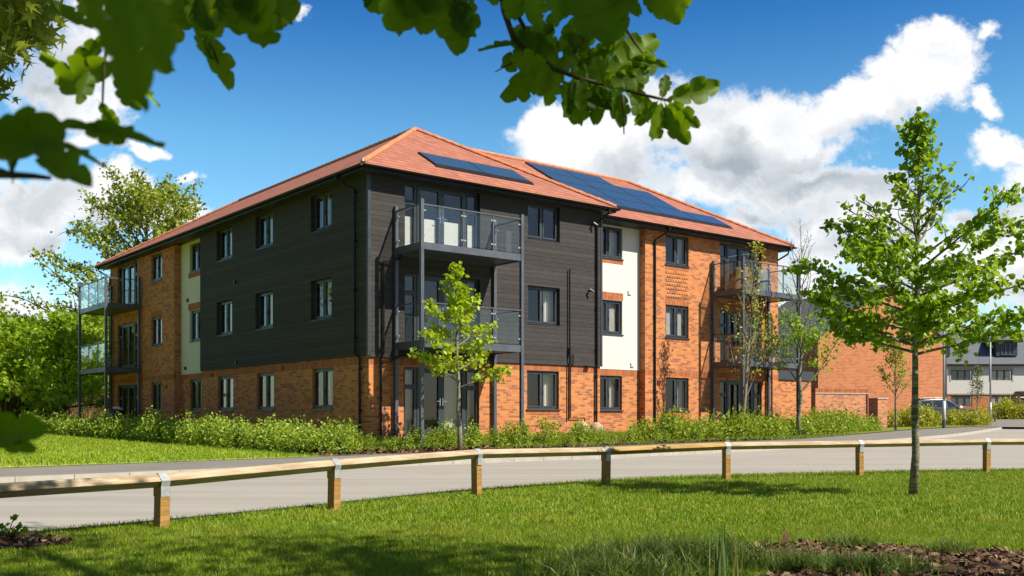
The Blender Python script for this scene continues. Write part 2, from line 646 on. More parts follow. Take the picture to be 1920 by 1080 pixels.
# leaves and bark
M['leaf_lime'] = leaf_mat('lime_leaf', (.15, .31, .012), (.28, .49, .02), (.46, .64, .035), .48)
M['leaf_bright'] = leaf_mat('bright_leaf', (.32, .50, .012), (.48, .66, .02), (.64, .74, .05), .5)
M['leaf_olive'] = leaf_mat('olive_leaf', (.22, .29, .02), (.38, .46, .04), (.56, .62, .09), .45)
M['leaf_maple'] = leaf_mat('maple_leaf', (.13, .28, .012), (.32, .50, .02), (.60, .74, .045), .45)
M['leaf_hedge'] = leaf_mat('hedge_leaf', (.22, .36, .025), (.38, .54, .05), (.62, .70, .12), .38)
M['leaf_dark'] = leaf_mat('shrub_leaf', (.17, .27, .016), (.32, .48, .03), (.55, .66, .06), .38)
M['leaf_yellow'] = leaf_mat('yellow_shrub_leaf', (.30, .34, .02), (.52, .54, .03), (.66, .64, .06), .35)
M['leaf_oak'] = leaf_mat('oak_leaf', (.085, .19, .004), (.17, .32, .006), (.33, .50, .012), .66, .5)
M['leaf_far'] = leaf_mat('sparse_leaf', (.12, .16, .04), (.22, .26, .07), (.30, .32, .10), .35)


def bark_mat(name, c1, c2, band=True):
    m, t, b = principled(name, c1, .9, spec=.2)
    tc = t.new('ShaderNodeTexCoord')
    mp = t.new('ShaderNodeMapping')
    t.l.new(tc.outputs['Object'], mp.inputs[0])
    mp.inputs['Scale'].default_value = (6, 6, 22) if band else (14, 14, 3)
    n = t.noise(mp.outputs[0], 1.4, 6, .65, .4)
    n2 = t.noise(tc.outputs['Object'], 5, 4, .6)
    c = t.mix(t.rng(n, .42, .6), c1, c2)
    c = t.mix(t.rng(n2, .5, .7, 0, .5), c, (.09, .10, .04))
    t.put(b.inputs['Base Color'], c)
    bump(t, b, n, .6, .01)
    return m


M['bark'] = bark_mat('grey_bark', (.12, .11, .075), (.36, .34, .26))
M['bark_dark'] = bark_mat('dark_bark', (.05, .038, .025), (.12, .10, .07), False)
M['bark_pale'] = bark_mat('pale_bark', (.20, .18, .12), (.34, .31, .22))

# timber of the knee rail
def wood_mat(name, c1, c2, ck):
    m, t, b = principled(name, c1, .75, spec=.25)
    tc = t.new('ShaderNodeTexCoord')
    mp = t.new('ShaderNodeMapping')
    t.l.new(tc.outputs['Object'], mp.inputs[0])
    mp.inputs['Scale'].default_value = (1.2, 16, 16)
    n = t.noise(mp.outputs[0], 2.0, 5, .6, 1.2)
    n3 = t.noise(tc.outputs['Object'], 1.1, 3, .5)
    v = t.new('ShaderNodeTexVoronoi')
    t.put(v.inputs['Vector'], tc.outputs['Object'])
    v.inputs['Scale'].default_value = 1.7
    c = t.mix(t.rng(n, .35, .62), c1, tuple(x * .8 for x in c2))
    c = t.mix(t.rng(n3, .45, .7, 0, .5), c, tuple(x * .75 for x in c2))
    c = t.mix(t.rng(v.outputs['Distance'], .03, .09, .9, 0), c, ck)
    t.put(b.inputs['Base Color'], c)
    bump(t, b, n, .3, .004)
    return m


M['rail_wood'] = wood_mat('pale_softwood', (.62, .50, .36), (.46, .34, .20), (.20, .10, .04))
M['rail_wood_yellow'] = wood_mat('yellow_softwood', (.58, .38, .14), (.44, .27, .08), (.20, .10, .03))
M['post_wood'] = wood_mat('treated_post', (.50, .29, .085), (.36, .19, .05), (.16, .07, .02))
M['fence_wood'] = wood_mat('brown_fence_board', (.13, .062, .03), (.085, .04, .02), (.03, .015, .01))

# ground materials
def ground_mat(name, c1, c2, c3, s1=1.2, s2=40, rough=.95, bd=.01, bs=.4):
    m, t, b = principled(name, c1, rough, spec=.2)
    tc = t.new('ShaderNodeTexCoord')
    n1 = t.noise(tc.outputs['Object'], s1, 5, .6)
    n2 = t.noise(tc.outputs['Object'], s2, 5, .7)
    c = t.mix(t.rng(n1, .35, .65), c1, c2)
    c = t.mix(t.rng(n2, .45, .75, 0, .8), c, c3)
    t.put(b.inputs['Base Color'], c)
    bump(t, b, n2, bs, bd)
    return m


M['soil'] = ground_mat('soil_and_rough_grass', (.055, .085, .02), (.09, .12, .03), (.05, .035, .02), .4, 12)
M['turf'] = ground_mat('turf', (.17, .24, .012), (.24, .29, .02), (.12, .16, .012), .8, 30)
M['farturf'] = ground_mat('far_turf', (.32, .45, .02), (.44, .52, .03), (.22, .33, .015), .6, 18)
M['mulch'] = ground_mat('bark_mulch', (.050, .026, .016), (.08, .044, .026), (.13, .078, .048), 2, 45, bd=.03, bs=.8)
# road asphalt with long faint streaks
m, t, b = principled('road_asphalt', (.3, .28, .25), .9, spec=.25)
tc = t.new('ShaderNodeTexCoord')
mp = t.new('ShaderNodeMapping')
t.l.new(tc.outputs['Object'], mp.inputs[0])
mp.inputs['Rotation'].default_value = (0, 0, R(-40))
mp.inputs['Scale'].default_value = (.12, 1.6, 1)
n1 = t.noise(mp.outputs[0], 1.0, 5, .55)
n2 = t.noise(tc.outputs['Object'], 120, 3, .8)
n3 = t.noise(tc.outputs['Object'], .5, 5, .6)
c = t.mix(t.rng(n1, .4, .62), (.375, .350, .305), (.44, .41, .36))
c = t.mix(t.rng(n3, .5, .7, 0, .35), c, (.325, .30, .26))
c = t.mix(t.rng(n2, .45, .7, 0, .45), c, (.25, .228, .19))
t.put(b.inputs['Base Color'], c)
bump(t, b, n2, .25, .003)
M['road'] = m
M['path'] = ground_mat('footway_asphalt', (.235, .215, .185), (.28, .26, .225), (.17, .16, .14), .7, 90, .9, .004)
M['kerb'] = plain('kerb_concrete', (.46, .42, .36), .9, var=.16, scale=4)
M['chips'] = leaf_mat('wood_chips', (.06, .026, .013), (.15, .075, .038), (.42, .29, .16), .0, .9)


def grass_mat(name, ca, cb, cc, dry):
    m = leaf_mat(name, ca, cb, cc, .35, .5)
    return m


def turf_blade_mat(name, k=1.0):
    m = bpy.data.materials.new(name)
    m.use_nodes = True
    t = NT(m.node_tree)
    b = t.n['Principled BSDF']
    g = t.new('ShaderNodeNewGeometry')
    r = g.outputs['Random Per Island']
    c = t.ramp(r, [(0, (.155 * k, .29 * k, .008)), (.5, (.27 * k, .42 * k, .014)), (.84, (.42 * k, .53 * k, .03)), (.94, (.56 * k, .58 * k, .09)), (1, (.72, .64, .30))])
    tc = t.new('ShaderNodeTexCoord')
    n1 = t.noise(tc.outputs['Object'], .75, 4, .6)
    n2 = t.noise(tc.outputs['Object'], 2.6, 3, .5)
    c = t.mix(t.rng(n1, .48, .68, 0, .55), c, (.48 * k, .48 * k, .05))
    c = t.mix(t.rng(n2, .5, .68, 0, .6), c, (.15 * k, .30 * k, .010))
    t.put(b.inputs['Base Color'], c)
    b.inputs['Roughness'].default_value = .5
    b.inputs['Specular IOR Level'].default_value = .3
    tr = t.new('ShaderNodeBsdfTranslucent')
    t.put(tr.inputs[0], c)
    mx = t.new('ShaderNodeMixShader')
    mx.inputs[0].default_value = .4
    t.l.new(b.outputs[0], mx.inputs[1])
    t.l.new(tr.outputs[0], mx.inputs[2])
    t.l.new(mx.outputs[0], t.n['Material Output'].inputs[0])
    return m


M['blade'] = turf_blade_mat('grass_blade')
M['blade_dark'] = leaf_mat('rough_grass_blade', (.08, .15, .015), (.14, .24, .03), (.32, .36, .10), .3)
M['iris'] = leaf_mat('iris_leaf', (.09, .19, .06), (.20, .36, .11), (.46, .36, .14), .3)

# ---------------------------------------------------------------- terrain
BP = np.array((-4.08, 28.95))
BU = np.array((.7833, .6217))
BV = np.array((-.6217, .7833))
B_ANG = math.atan2(.6217, .7833)


def hgt(x, y):
    x = np.asarray(x, float)
    y = np.asarray(y, float)
    return .0125 * np.maximum(0, y - 25) + 0 * x


def bank(x, y):
    """the bed rises towards the apartment block"""
    dxx = np.asarray(x, float) - BP[0]
    dyy = np.asarray(y, float) - BP[1]
    u = dxx * BU[0] + dyy * BU[1]
    v = dxx * BV[0] + dyy * BV[1]
    v = v - np.clip(u - 8.5, 0, 1)
    d = np.hypot(np.maximum(0, -u), np.maximum(0, -v))
    return .26 * np.clip((1.9 - d) / 1.1, 0, 1) * np.clip((20.8 - u) / 1, 0, 1)


def smooth_line(pts, n=60):
    """Catmull-Rom through points, n samples"""
    P = np.array(pts, float)
    P = np.vstack([2 * P[0] - P[1], P, 2 * P[-1] - P[-2]])
    seg = len(P) - 3
    out = []
    for q in np.linspace(0, seg - 1e-6, n):
        i = int(q)
        s = q - i
        p0, p1, p2, p3 = P[i:i + 4]
        out.append(.5 * ((2 * p1) + (-p0 + p2) * s + (2 * p0 - 5 * p1 + 4 * p2 - p3) * s * s + (-p0 + 3 * p1 - 3 * p2 + p3) * s ** 3))
    return np.array(out)


def ruled(name, A, Bl, zo, mat, m=12, hf=None, label=None):
    """sheet between two lines of equal sample count, draped on the terrain"""
    n = len(A)
    s = np.linspace(0, 1, m + 1)
    Pt = A[:, None, :] * (1 - s)[None, :, None] + Bl[:, None, :] * s[None, :, None]
    X, Y = Pt[..., 0], Pt[..., 1]
    Z = hgt(X, Y) + zo + (hf(X, Y) if hf else 0)
    V = np.stack([X, Y, Z], -1).reshape(-1, 3)
    i, j = np.meshgrid(np.arange(n - 1), np.arange(m), indexing='ij')
    a = (i * (m + 1) + j).ravel()
    F = np.stack([a, a + 1, a + m + 2, a + m + 1], -1)
    # face up
    e1 = V[F[0, 1]] - V[F[0, 0]]
    e2 = V[F[0, 3]] - V[F[0, 0]]
    if np.cross(e1, e2)[2] < 0:
        F = F[:, ::-1]
    return tag(fastmesh(name, V, F, mat, smooth=True), kind='structure')


# base ground to the horizon
xs = np.concatenate([np.linspace(-900, -80, 12), np.arange(-70, 90, 2.5), np.linspace(100, 900, 12)])
ys = np.concatenate([np.linspace(-300, -10, 8), np.arange(-5, 25, 2.5), np.arange(25, 160, 2.5), np.linspace(170, 1200, 14)])
XX, YY = np.meshgrid(xs, ys, indexing='ij')
ZZ = np.minimum(hgt(XX, YY), 1.5) - .09
V = np.stack([XX, YY, ZZ], -1).reshape(-1, 3)
i, j = np.meshgrid(np.arange(len(xs) - 1), np.arange(len(ys) - 1), indexing='ij')
a = (i * len(ys) + j).ravel()
F = np.stack([a, a + len(ys), a + len(ys) + 1, a + 1], -1)
tag(fastmesh('ground', V, F, M['soil']), kind='structure')

near_edge = smooth_line([(-16, -6), (-10, 1.5), (-6.6, 6.0), (-4.35, 8.75), (-3.25, 10.1), (-2.0, 12.0), (-.47, 14.35), (1.45, 16.45), (3.6, 17.95), (6.2, 19.0), (9.1, 19.9), (13, 20.6), (20, 21), (32, 20), (60, 16)], 90)
lawn_back = np.stack([np.linspace(-14, 60, 90), np.full(90, -8.0)], -1)
ruled('lawn', near_edge, lawn_back, -.03, M['turf'], 14)
kerb_line = smooth_line([(-26, -6), (-18, 3.5), (-12, 10.8), (-8.0, 15.2), (-6.3, 17.0), (-4.3, 19.2), (-2.0, 21.5), (0, 23.4), (2.3, 25.3), (6.5, 28.9), (11, 33.5), (18.2, 42.5), (25, 53), (32.8, 66), (44, 84), (60, 106)], 90)
ruled('road', near_edge, kerb_line, 0.006, M['road'], 20)
# tangent-offset helper
def offset(L, d):
    T = np.gradient(L, axis=0)
    T = T / np.linalg.norm(T, axis=1, keepdims=True)
    Nn = np.stack([-T[:, 1], T[:, 0]], -1)
    return L + Nn * d


# right-hand road that leads on to the houses
ra = smooth_line([(13, 20.6), (20, 21), (32, 20), (60, 16)], 30)
rb = smooth_line([(60, 106), (75, 100), (90, 90), (110, 60)], 30)
ruled('road', ra, rb, 0.002, M['road'], 20)
# kerbs: far kerb as stones with joints
def kerb_strip(name, L, w, h0, h1, d0=0.0):
    A0 = offset(L, d0)
    B0 = offset(L, d0 + w)
    # resample to stones ~0.915 m
    ln = np.concatenate([[0], np.cumsum(np.linalg.norm(np.diff(A0, axis=0), axis=1))])
    ns = int(ln[-1] / .915)
    mb = MB()
    f = lambda arr, q: np.array([np.interp(q, ln, arr[:, 0]), np.interp(q, ln, arr[:, 1])])
    for k in range(ns):
        q0, q1 = k * .915, k * .915 + .905
        pts = [f(A0, q0), f(A0, q1), f(B0, q1), f(B0, q0)]
        hz = [float(hgt(p[0], p[1])) for p in pts]
        vs = [(p[0], p[1], z + h0) for p, z in zip(pts, hz)] + [(p[0], p[1], z + h1) for p, z in zip(pts, hz)]
        mb.add(vs, [(4, 5, 6, 7), (0, 1, 5, 4), (1, 2, 6, 5), (2, 3, 7, 6), (3, 0, 4, 7)])
    return tag(mb.build(name, M['kerb']), kind='structure')


kerb_strip('kerb', kerb_line, .15, -.05, .105)
kerb_strip('kerb_edging', near_edge[8:], .07, -.05, .012, 0.0)
walk_in = offset(kerb_line, .15)
walk_out = smooth_line([(-30, -2), (-21, 6), (-14.6, 13), (-9.6, 18.2), (-7.5, 20.6), (-5.4, 23.1), (-3.6, 25.2), (-2.0, 26.5), (1.2, 28.9), (4.6, 32.2), (7.6, 34.8), (10.5, 37.3), (15.2, 44.0), (20.3, 51.6), (24.6, 56.8), (30, 62.5), (40, 74), (54, 92)], 90)
ruled('pavement', walk_in, walk_out, .10, M['path'], 8)
edge2 = offset(walk_out, .05)
ruled('path_edging', walk_out, edge2, .118, M['kerb'], 1)
# side road to the houses, laid on the higher ground
sa = smooth_line([(26.5, 58.5), (32, 70), (38, 84), (39, 90)], 20)
sb = smooth_line([(28.5, 57), (48, 62), (70, 76), (90, 90)], 20)
ruled('side_road', sa, sb, .13, M['path'], 10)
# lawns and beds beyond the pavement
vback = np.stack([np.linspace(-70, -13, 46), np.linspace(30, 66, 46)], -1)
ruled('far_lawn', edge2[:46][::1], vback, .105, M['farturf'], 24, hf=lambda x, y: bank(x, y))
bed_in = edge2[34:]
bed_out = bed_in + np.array((-5.6, 7.0)) * 1.0
ruled('planting_bed', bed_in, bed_out, .112, M['mulch'], 14, hf=lambda x, y: bank(x, y) * .9)

# ---------------------------------------------------------------- apartment block
B = empty('apartment_building', (BP[0], BP[1], 0), B_ANG)
tag(B, 'three storey apartment block of orange brick and black boarding under a red tiled roof', 'building')
FR = (0, 0, 0)                                 # right-hand front: x = u, y = inward
FL = (0, 0, -PI / 2)                           # left-hand front: x = -v, y = inward (= u)


def wall(name, rot, y, x0, x1, z0, z1, opens, mat, depth=.26, parent=B, label=None):
    mb = MB()
    ops = [o for o in opens if o[1] > x0 and o[0] < x1 and o[3] > z0 and o[2] < z1]
    X = sorted({x0, x1, *[max(x0, o[0]) for o in ops], *[min(x1, o[1]) for o in ops]})
    Z = sorted({z0, z1, *[max(z0, o[2]) for o in ops], *[min(z1, o[3]) for o in ops]})
    for i in range(len(X) - 1):
        for j in range(len(Z) - 1):
            cx, cz = (X[i] + X[i + 1]) / 2, (Z[j] + Z[j + 1]) / 2
            if any(o[0] < cx < o[1] and o[2] < cz < o[3] for o in ops):
                continue
            mb.quad((X[i], y, Z[j]), (X[i + 1], y, Z[j]), (X[i + 1], y, Z[j + 1]), (X[i], y, Z[j + 1]))
    for (a, b_, c, d) in ops:
        a, b_, c, d = max(a, x0), min(b_, x1), max(c, z0), min(d, z1)
        e = y + depth
        mb.quad((a, y, c), (a, y, d), (a, e, d), (a, e, c))
        mb.quad((b_, y, c), (b_, e, c), (b_, e, d), (b_, y, d))
        mb.quad((a, y, d), (b_, y, d), (b_, e, d), (a, e, d))
        mb.quad((a, y, c), (a, e, c), (b_, e, c), (b_, y, c))
    o = mb.build(name, mat, parent, rot=rot)
    if label:
        o['label'] = label
    return o


Z1, Z2, Z3 = (1.31, 2.55), (4.06, 5.28), (6.80, 7.93)
rows = (Z1, Z2, Z3)


def bars(mb, x0, x1, z0, z1, y0, y1, w, wb=None):
    wb = wb or w
    mb.box(x0, x0 + w, y0, y1, z0, z1)
    mb.box(x1 - w, x1, y0, y1, z0, z1)
    mb.box(x0 + w, x1 - w, y0, y1, z0, z0 + wb)
    mb.box(x0 + w, x1 - w, y0, y1, z1 - w, z1)


def wavy(mb, x0, x1, z0, z1, y, amp=.025, wl=.11):
    n = max(4, int((x1 - x0) / wl * 4))
    for i in range(n):
        a, b_ = x0 + (x1 - x0) * i / n, x0 + (x1 - x0) * (i + 1) / n
        ya, yb = y + amp * math.sin(2 * PI * a / wl), y + amp * math.sin(2 * PI * b_ / wl)
        mb.quad((a, ya, z0), (b_, yb, z0), (b_, yb, z1), (a, ya, z1))


def window(rot, y, x0, x1, z0, z1, inside=None, flip=False, sill=True):
    """two-light casement set back in its opening; inside: 'blind', 'left', 'both', 'net'"""
    mb = MB()
    ya, yb = y + .085, y + .155
    bars(mb, x0, x1, z0, z1, ya, yb, .05)
    xm = (x0 + x1) / 2
    mb.box(xm - .03, xm + .03, ya, yb, z0 + .05, z1 - .05)
    for (a, b_) in ((x0 + .052, xm - .032), (xm + .032, x1 - .052)):
        bars(mb, a, b_, z0 + .052, z1 - .052, ya - .018, yb - .02, .052)
    # casement handle and trickle vent
    mb.box(xm + .045, xm + .06, ya - .035, ya - .018, z0 + .45, z0 + .6)
    mb.box(xm + .1, x1 - .1, ya - .03, ya - .002, z1 - .045, z1 - .02)
    fr = mb.build('window', M['frame'], B, rot=rot)
    p = MB()
    for (a, b_) in ((x0 + .1, xm - .08), (xm + .08, x1 - .1)):
        p.quad((a, y + .115, z0 + .1), (b_, y + .115, z0 + .1), (b_, y + .115, z1 - .1), (a, y + .115, z1 - .1))
    p.build('pane', M['pane'], fr)
    if sill:
        s = MB()
        s.box(x0 - .04, x1 + .04, y - .045, y + .1, z0 - .045, z0 - .003)
        s.build('sill', M['frame'], fr)
    c = MB()
    if inside == 'blind':
        k = z0 + .06
        while k < z1 - .05:
            c.quad((x0 + .05, y + .22, k), (x1 - .05, y + .22, k), (x1 - .05, y + .25, k + .026), (x0 + .05, y + .25, k + .026))
            k += .035
        c.build('blind', M['white'], fr)
    elif inside == 'left':
        wavy(c, x0 + .03, x0 + (x1 - x0) * .36, z0 - .1, z1 - .02, y + .36)
        c.build('curtain', M['curtain'], fr)
    elif inside == 'right':
        wavy(c, x1 - (x1 - x0) * .3, x1 + .04, z0 - .1, z1 - .02, y + .36)
        c.build('curtain', M['curtain'], fr)
    elif inside == 'both':
        wavy(c, x0 + .02, x0 + (x1 - x0) * .42, z0 - .1, z1 - .02, y + .36)
        wavy(c, x1 - (x1 - x0) * .22, x1 - .02, z0 - .1, z1 - .02, y + .36)
        c.build('curtain', M['curtain'], fr)
    elif inside == 'net':
        wavy(c, x0 + .02, x1 - .02, z0 - .1, z1 - .02, y + .38, .015, .07)
        c.build('curtain', M['curtain'], fr)
    return fr


def french(rot, y, x0, x1, z0, z1, inside=None):
    """double doors between two sidelights with transoms"""
    mb = MB()
    ya, yb = y + .085, y + .155
    bars(mb, x0, x1, z0, z1, ya, yb, .055)
    sw = .47
    xa, xb = x0 + sw, x1 - sw
    for q in (xa, xb):
        mb.box(q - .035, q + .035, ya, yb, z0 + .055, z1 - .055)
    zt = z1 - .58
    panes = []
    for (a, b_) in ((x0 + .055, xa - .035), (xb + .035, x1 - .055)):
        mb.box(a, b_, ya, yb, zt - .035, zt + .035)
        bars(mb, a + .002, b_ - .002, zt + .037, z1 - .057, ya - .016, yb - .02, .03)
        panes += [(a + .03, b_ - .03, z0 + .08, zt - .06), (a + .03, b_ - .03, zt + .065, z1 - .085)]
        bars(mb, a + .002, b_ - .002, z0 + .057, zt - .037, ya - .016, yb - .02, .03)
    xm = (xa + xb) / 2
    fr = mb.build('french_door', M['frame'], B, rot=rot)
    for (a, b_, hx) in ((xa + .037, xm - .003, xm - .055), (xm + .003, xb - .037, xm + .055)):
        d = MB()
        bars(d, a, b_, z0 + .057, z1 - .057, ya - .02, yb - .02, .10, .16)
        ds = d.build('door', M['frame'], fr)
        panes.append((a + .1, b_ - .1, z0 + .215, z1 - .157))
    h = MB()
    for s in (-1, 1):
        q = xm + .05 * s
        h.box(q - .014, q + .014, ya - .032, ya - .021, z0 + .92, z0 + 1.14)
        h.box(q - (.13 if s < 0 else 0), q + (.13 if s > 0 else 0), ya - .065, ya - .05, z0 + 1.04, z0 + 1.06)
        h.box(q - .01, q + .01, ya - .055, ya - .03, z0 + 1.04, z0 + 1.06)
    h.build('handle', M['chrome'], fr)
    p = MB()
    for (a, b_, c, d) in panes:
        p.quad((a, y + .112, c), (b_, y + .112, c), (b_, y + .112, d), (a, y + .112, d))
    p.build('pane', M['pane'], fr)
    s = MB()
    s.box(x0 - .03, x1 + .03, y - .05, y + .1, z0 - .05, z0 - .003)
    s.build('threshold', M['frame'], fr)
    c = MB()
    if inside == 'half':  # panel stands for the sunlit lower half; its top edge shapes the eave shadow
        for (a, b_) in ((x0 + .06, xa - .06), (xa + .12, xm - .1), (xm + .1, xb - .12), (xb + .06, x1 - .06)):
            c.box(a, b_, y + .2, y + .215, z0 + .05, z0 + 1.02)
        c.build('sunlit_half_panel', M['white'], fr)
    elif inside == 'curtains':
        wavy(c, x0 + .05, x0 + .5, z0 + .02, z1 - .02, y + .4)
        wavy(c, xm + .12, x1 - .05, z0 + .02, z1 - .02, y + .4)
        c.build('curtain', M['curtain'], fr)
    return fr


D1, D2, D3 = (.47, 2.52), (3.20, 5.28), (5.95, 7.95)
WA = (5.82, 7.18)
WC = (10.02, 11.36)
WB = (13.34, 14.62)
DA = (1.17, 3.92)
DB = (16.45, 19.05)
# right-hand front openings
opA = [(*WA, *z) for z in rows] + [(*DA, *z) for z in (D1, D2, D3)]
opC = [(*WC, *z) for z in rows]
opB = [(*WB, *z) for z in rows] + [(*DB, *z) for z in (D1, D2, D3)]
ZC = 2.80
TOPZ = 8.02
wall('brick_wall', FR, 0.0, 0.0, 9.03, -.1, ZC, opA, M['brick'])
wall('dark_boarding', FR, -.045, -.045, 9.075, ZC, TOPZ, opA, M['clad'], depth=.3)
wall('brick_wall', FR, 1.3, 9.03, 12.25, -.1, ZC - .02, opC, M['brick'])
wall('cream_render', FR, 1.285, 9.03, 12.25, ZC - .02, TOPZ, opC, M['render'])
wall('brick_wall', FR, 1.0, 12.25, 20.13, -.1, TOPZ, opB, M['brick'])
# returns
mb = MB()
mb.quad((9.03, 1.32, -.1), (9.03, 0, -.1), (9.03, 0, ZC), (9.03, 1.32, ZC))
mb.quad((12.25, 1.0, -.1), (12.25, 1.32, -.1), (12.25, 1.32, TOPZ), (12.25, 1.0, TOPZ))
mb.quad((20.13, 1.0, -.1), (20.13, 10.0, -.1), (20.13, 10.0, TOPZ), (20.13, 1.0, TOPZ))
mb.quad((20.13, 10, -.1), (8.9, 10, -.1), (8.9, 10, TOPZ), (20.13, 10, TOPZ))
mb.quad((8.9, 10, -.1), (8.9, 23.6, -.1), (8.9, 23.6, TOPZ), (8.9, 10, TOPZ))
mb.quad((8.9, 23.6, -.1), (0, 23.6, -.1), (0, 23.6, TOPZ), (8.9, 23.6, TOPZ))
mb.build('brick_wall', M['brick'], B)
mb = MB()
mb.quad((9.075, -.045, ZC), (9.075, 1.3, ZC), (9.075, 1.3, TOPZ), (9.075, -.045, TOPZ))
mb.build('dark_boarding', M['clad'], B)
mb = MB()
mb.box(-.060, .03, -.062, .03, ZC - .02, TOPZ - .04)
mb.box(9.02, 9.092, -.062, .03, ZC - .02, TOPZ - .04)
mb.box(-.062, 9.08, -.062, .0, ZC - .032, ZC + .012)
mb.build('corner_trim', M['frame'], B)

# left-hand front openings (x = -v)
LW = [(-3.46, -2.12), (-7.52, -6.16), (-10.9, -9.5)]
LWC = (-14.42, -13.1)
LWB = (-18.05, -16.75)
LD = (-22.55, -19.85)
opL = [(*w, *z) for w in LW for z in rows]
opLC = [(*LWC, *z) for z in rows]
opLB = [(*LWB, *z) for z in rows] + [(*LD, *z) for z in (D1, D2, D3)]
VC0, VC1 = -12.45, -15.35
wall('brick_wall', FL, 0.0, VC0, 0.0, -.1, ZC, opL, M['brick'])
wall('dark_boarding', FL, -.045, VC0 - .045, .045, ZC, TOPZ, opL, M['clad'], depth=.3)
wall('brick_wall', FL, .30, VC1, VC0, -.1, ZC - .02, opLC, M['brick'])
wall('cream_render', FL, .285, VC1, VC0, ZC - .02, TOPZ, opLC, M['render'])
wall('brick_wall', FL, 0.0, -23.6, VC1, -.1, TOPZ, opLB, M['brick'])
mb = MB()
mb.quad((0, -VC0, -.1), (.32, -VC0, -.1), (.32, -VC0, ZC), (0, -VC0, ZC))
mb.quad((.32, -VC1, -.1), (0, -VC1, -.1), (0, -VC1, TOPZ), (.32, -VC1, TOPZ))
mb.build('brick_wall', M['brick'], B)
mb = MB()
mb.quad((-.045, -VC0 + .045, ZC), (.3, -VC0 + .045, ZC), (.3, -VC0 + .045, TOPZ), (-.045, -VC0 + .045, TOPZ))
mb.build('dark_boarding', M['clad'], B)

# soldier courses
def band(rot, y, x0, x1, z0, z1, holes=()):
    segs = [(x0, x1)]
    for (a, b_) in holes:
        segs = [s for q in segs for s in ((q[0], min(q[1], a)), (max(q[0], b_), q[1])) if s[1] - s[0] > .01]
    mb = MB()
    for a, b_ in segs:
        mb.box(a, b_, y - .004, y + .05, z0, z1)
    mb.build('soldier_course', M['soldier'], B, rot=rot)


band(FR, 0, 0.02, 9.02, 2.555, 2.765)
band(FR, 1.3, 9.06, 12.24, 2.555, 2.765)
band(FR, 1.0, 12.26, 20.12, 2.60, 2.82)
band(FR, 1.0, WB[0], WB[1], 5.29, 5.52)
band(FR, 1.0, WB[0], WB[1], 6.60, 6.75)
band(FR, 1.0, WB[0], WB[1], 3.90, 4.01)
band(FR, 1.0, WB[0], WB[1], 1.13, 1.26)
band(FR, 0, WA[0], WA[1], 1.13, 1.26)
band(FR, 1.3, WC[0], WC[1], 1.13, 1.26)
band(FR, 1.285, WC[0], WC[1] + .04, 5.29, 5.56)
band(FR, 1.285, WC[0], WC[1] + .04, 6.60, 6.75)
band(FR, 1.0, DB[0] - .1, DB[1] + .1, 5.30, 5.54)
band(FL, 0, VC0, -.02, 2.555, 2.765)
band(FL, .3, VC1, VC0, 2.555, 2.76)
band(FL, 0, -23.58, VC1, 2.60, 2.82)
band(FL, .285, LWC[0] - .15, LWC[1], 5.29, 5.56)
band(FL, .285, LWC[0] - .15, LWC[1], 6.58, 6.75)
band(FL, 0, LWB[0], LWB[1], 5.29, 5.52)
band(FL, 0, LWB[0], LWB[1], 6.60, 6.75)
# projecting-header brick panel between two right-hand windows
mb = MB()
k = 0
zz = 5.56
while zz < 6.55:
    x = WB[0] + .02 + (.06 if k % 2 else 0)
    while x < WB[1] - .1:
        mb.box(x, x + .10, .972, 1.02, zz, zz + .06)
        x += .135
    zz += .15
    k += 1
mb.box(WB[0], WB[1], .994, 1.02, 5.54, 6.58)
mb.build('textured_brick_panel', M['brick'], B, rot=FR)

# windows
for (w, y, kinds) in ((WA, 0.0, ('right', 'right', None)), (WC, 1.29, ('right', 'blind', 'right')), (WB, 1.0, ('right', 'blind', 'right'))):
    for z, kd in zip(rows, kinds):
        window(FR, y, w[0], w[1], z[0], z[1], kd)
for w in LW:
    for z, kd in zip(rows, ('both', 'left', 'left')):
        window(FL, 0.0, w[0], w[1], z[0], z[1], kd)
for z, kd in zip(rows, ('both', 'left', None)):
    window(FL, .30, LWC[0], LWC[1], z[0], z[1], kd)
    window(FL, 0.0, LWB[0], LWB[1], z[0], z[1], 'left')
for z, kd in zip((D1, D2, D3), ('curtains', None, 'half')):
    french(FR, 0.0, DA[0], DA[1], z[0], z[1], kd)
for z, kd in zip((D1, D2, D3), (None, 'curtains', None)):
    french(FR, 1.0, DB[0], DB[1], z[0], z[1], kd)
for z, kd in zip((D1, D2, D3), (None, None, None)):
    french(FL, 0.0, LD[0], LD[1], z[0], z[1], kd)

# rooms seen through the glass
mb = MB()
for z in (.40, 3.10, 5.85):
    mb.box(.36, 8.8, .3, 23.5, z - .12, z)
    mb.box(8.8, 20.0, 1.62, 9.9, z - .12, z)
mb.build('room_floor', M['floorin'], B)
mb = MB()
for z in (2.85, 5.6, 8.1):
    mb.box(.36, 8.8, .3, 23.5, z, z + .02)
    mb.box(8.8, 20.0, 1.62, 9.9, z, z + .02)
mb.build('room_ceiling', M['ceil'], B)
mb = MB()
for z in ((.41, 2.84), (3.11, 5.59), (5.86, 8.09)):
    mb.box(4.9, 5.0, .4, 23.4, *z)
    mb.box(5.0, 20.0, 5.2, 5.3, *z)
    for v in (4.6, 8.6, 11.9, 15.7, 19.2):
        mb.box(.6, 4.9, v, v + .1, *z)
    for u in (8.6, 11.8, 15.2):
        mb.box(u, u + .1, 1.65, 5.2, *z)
mb.build('room_partition', M['plaster'], B)

# roof: two hipped wings
PT = 2.86 / 4.9
ZE, ZR = 8.15, 11.01


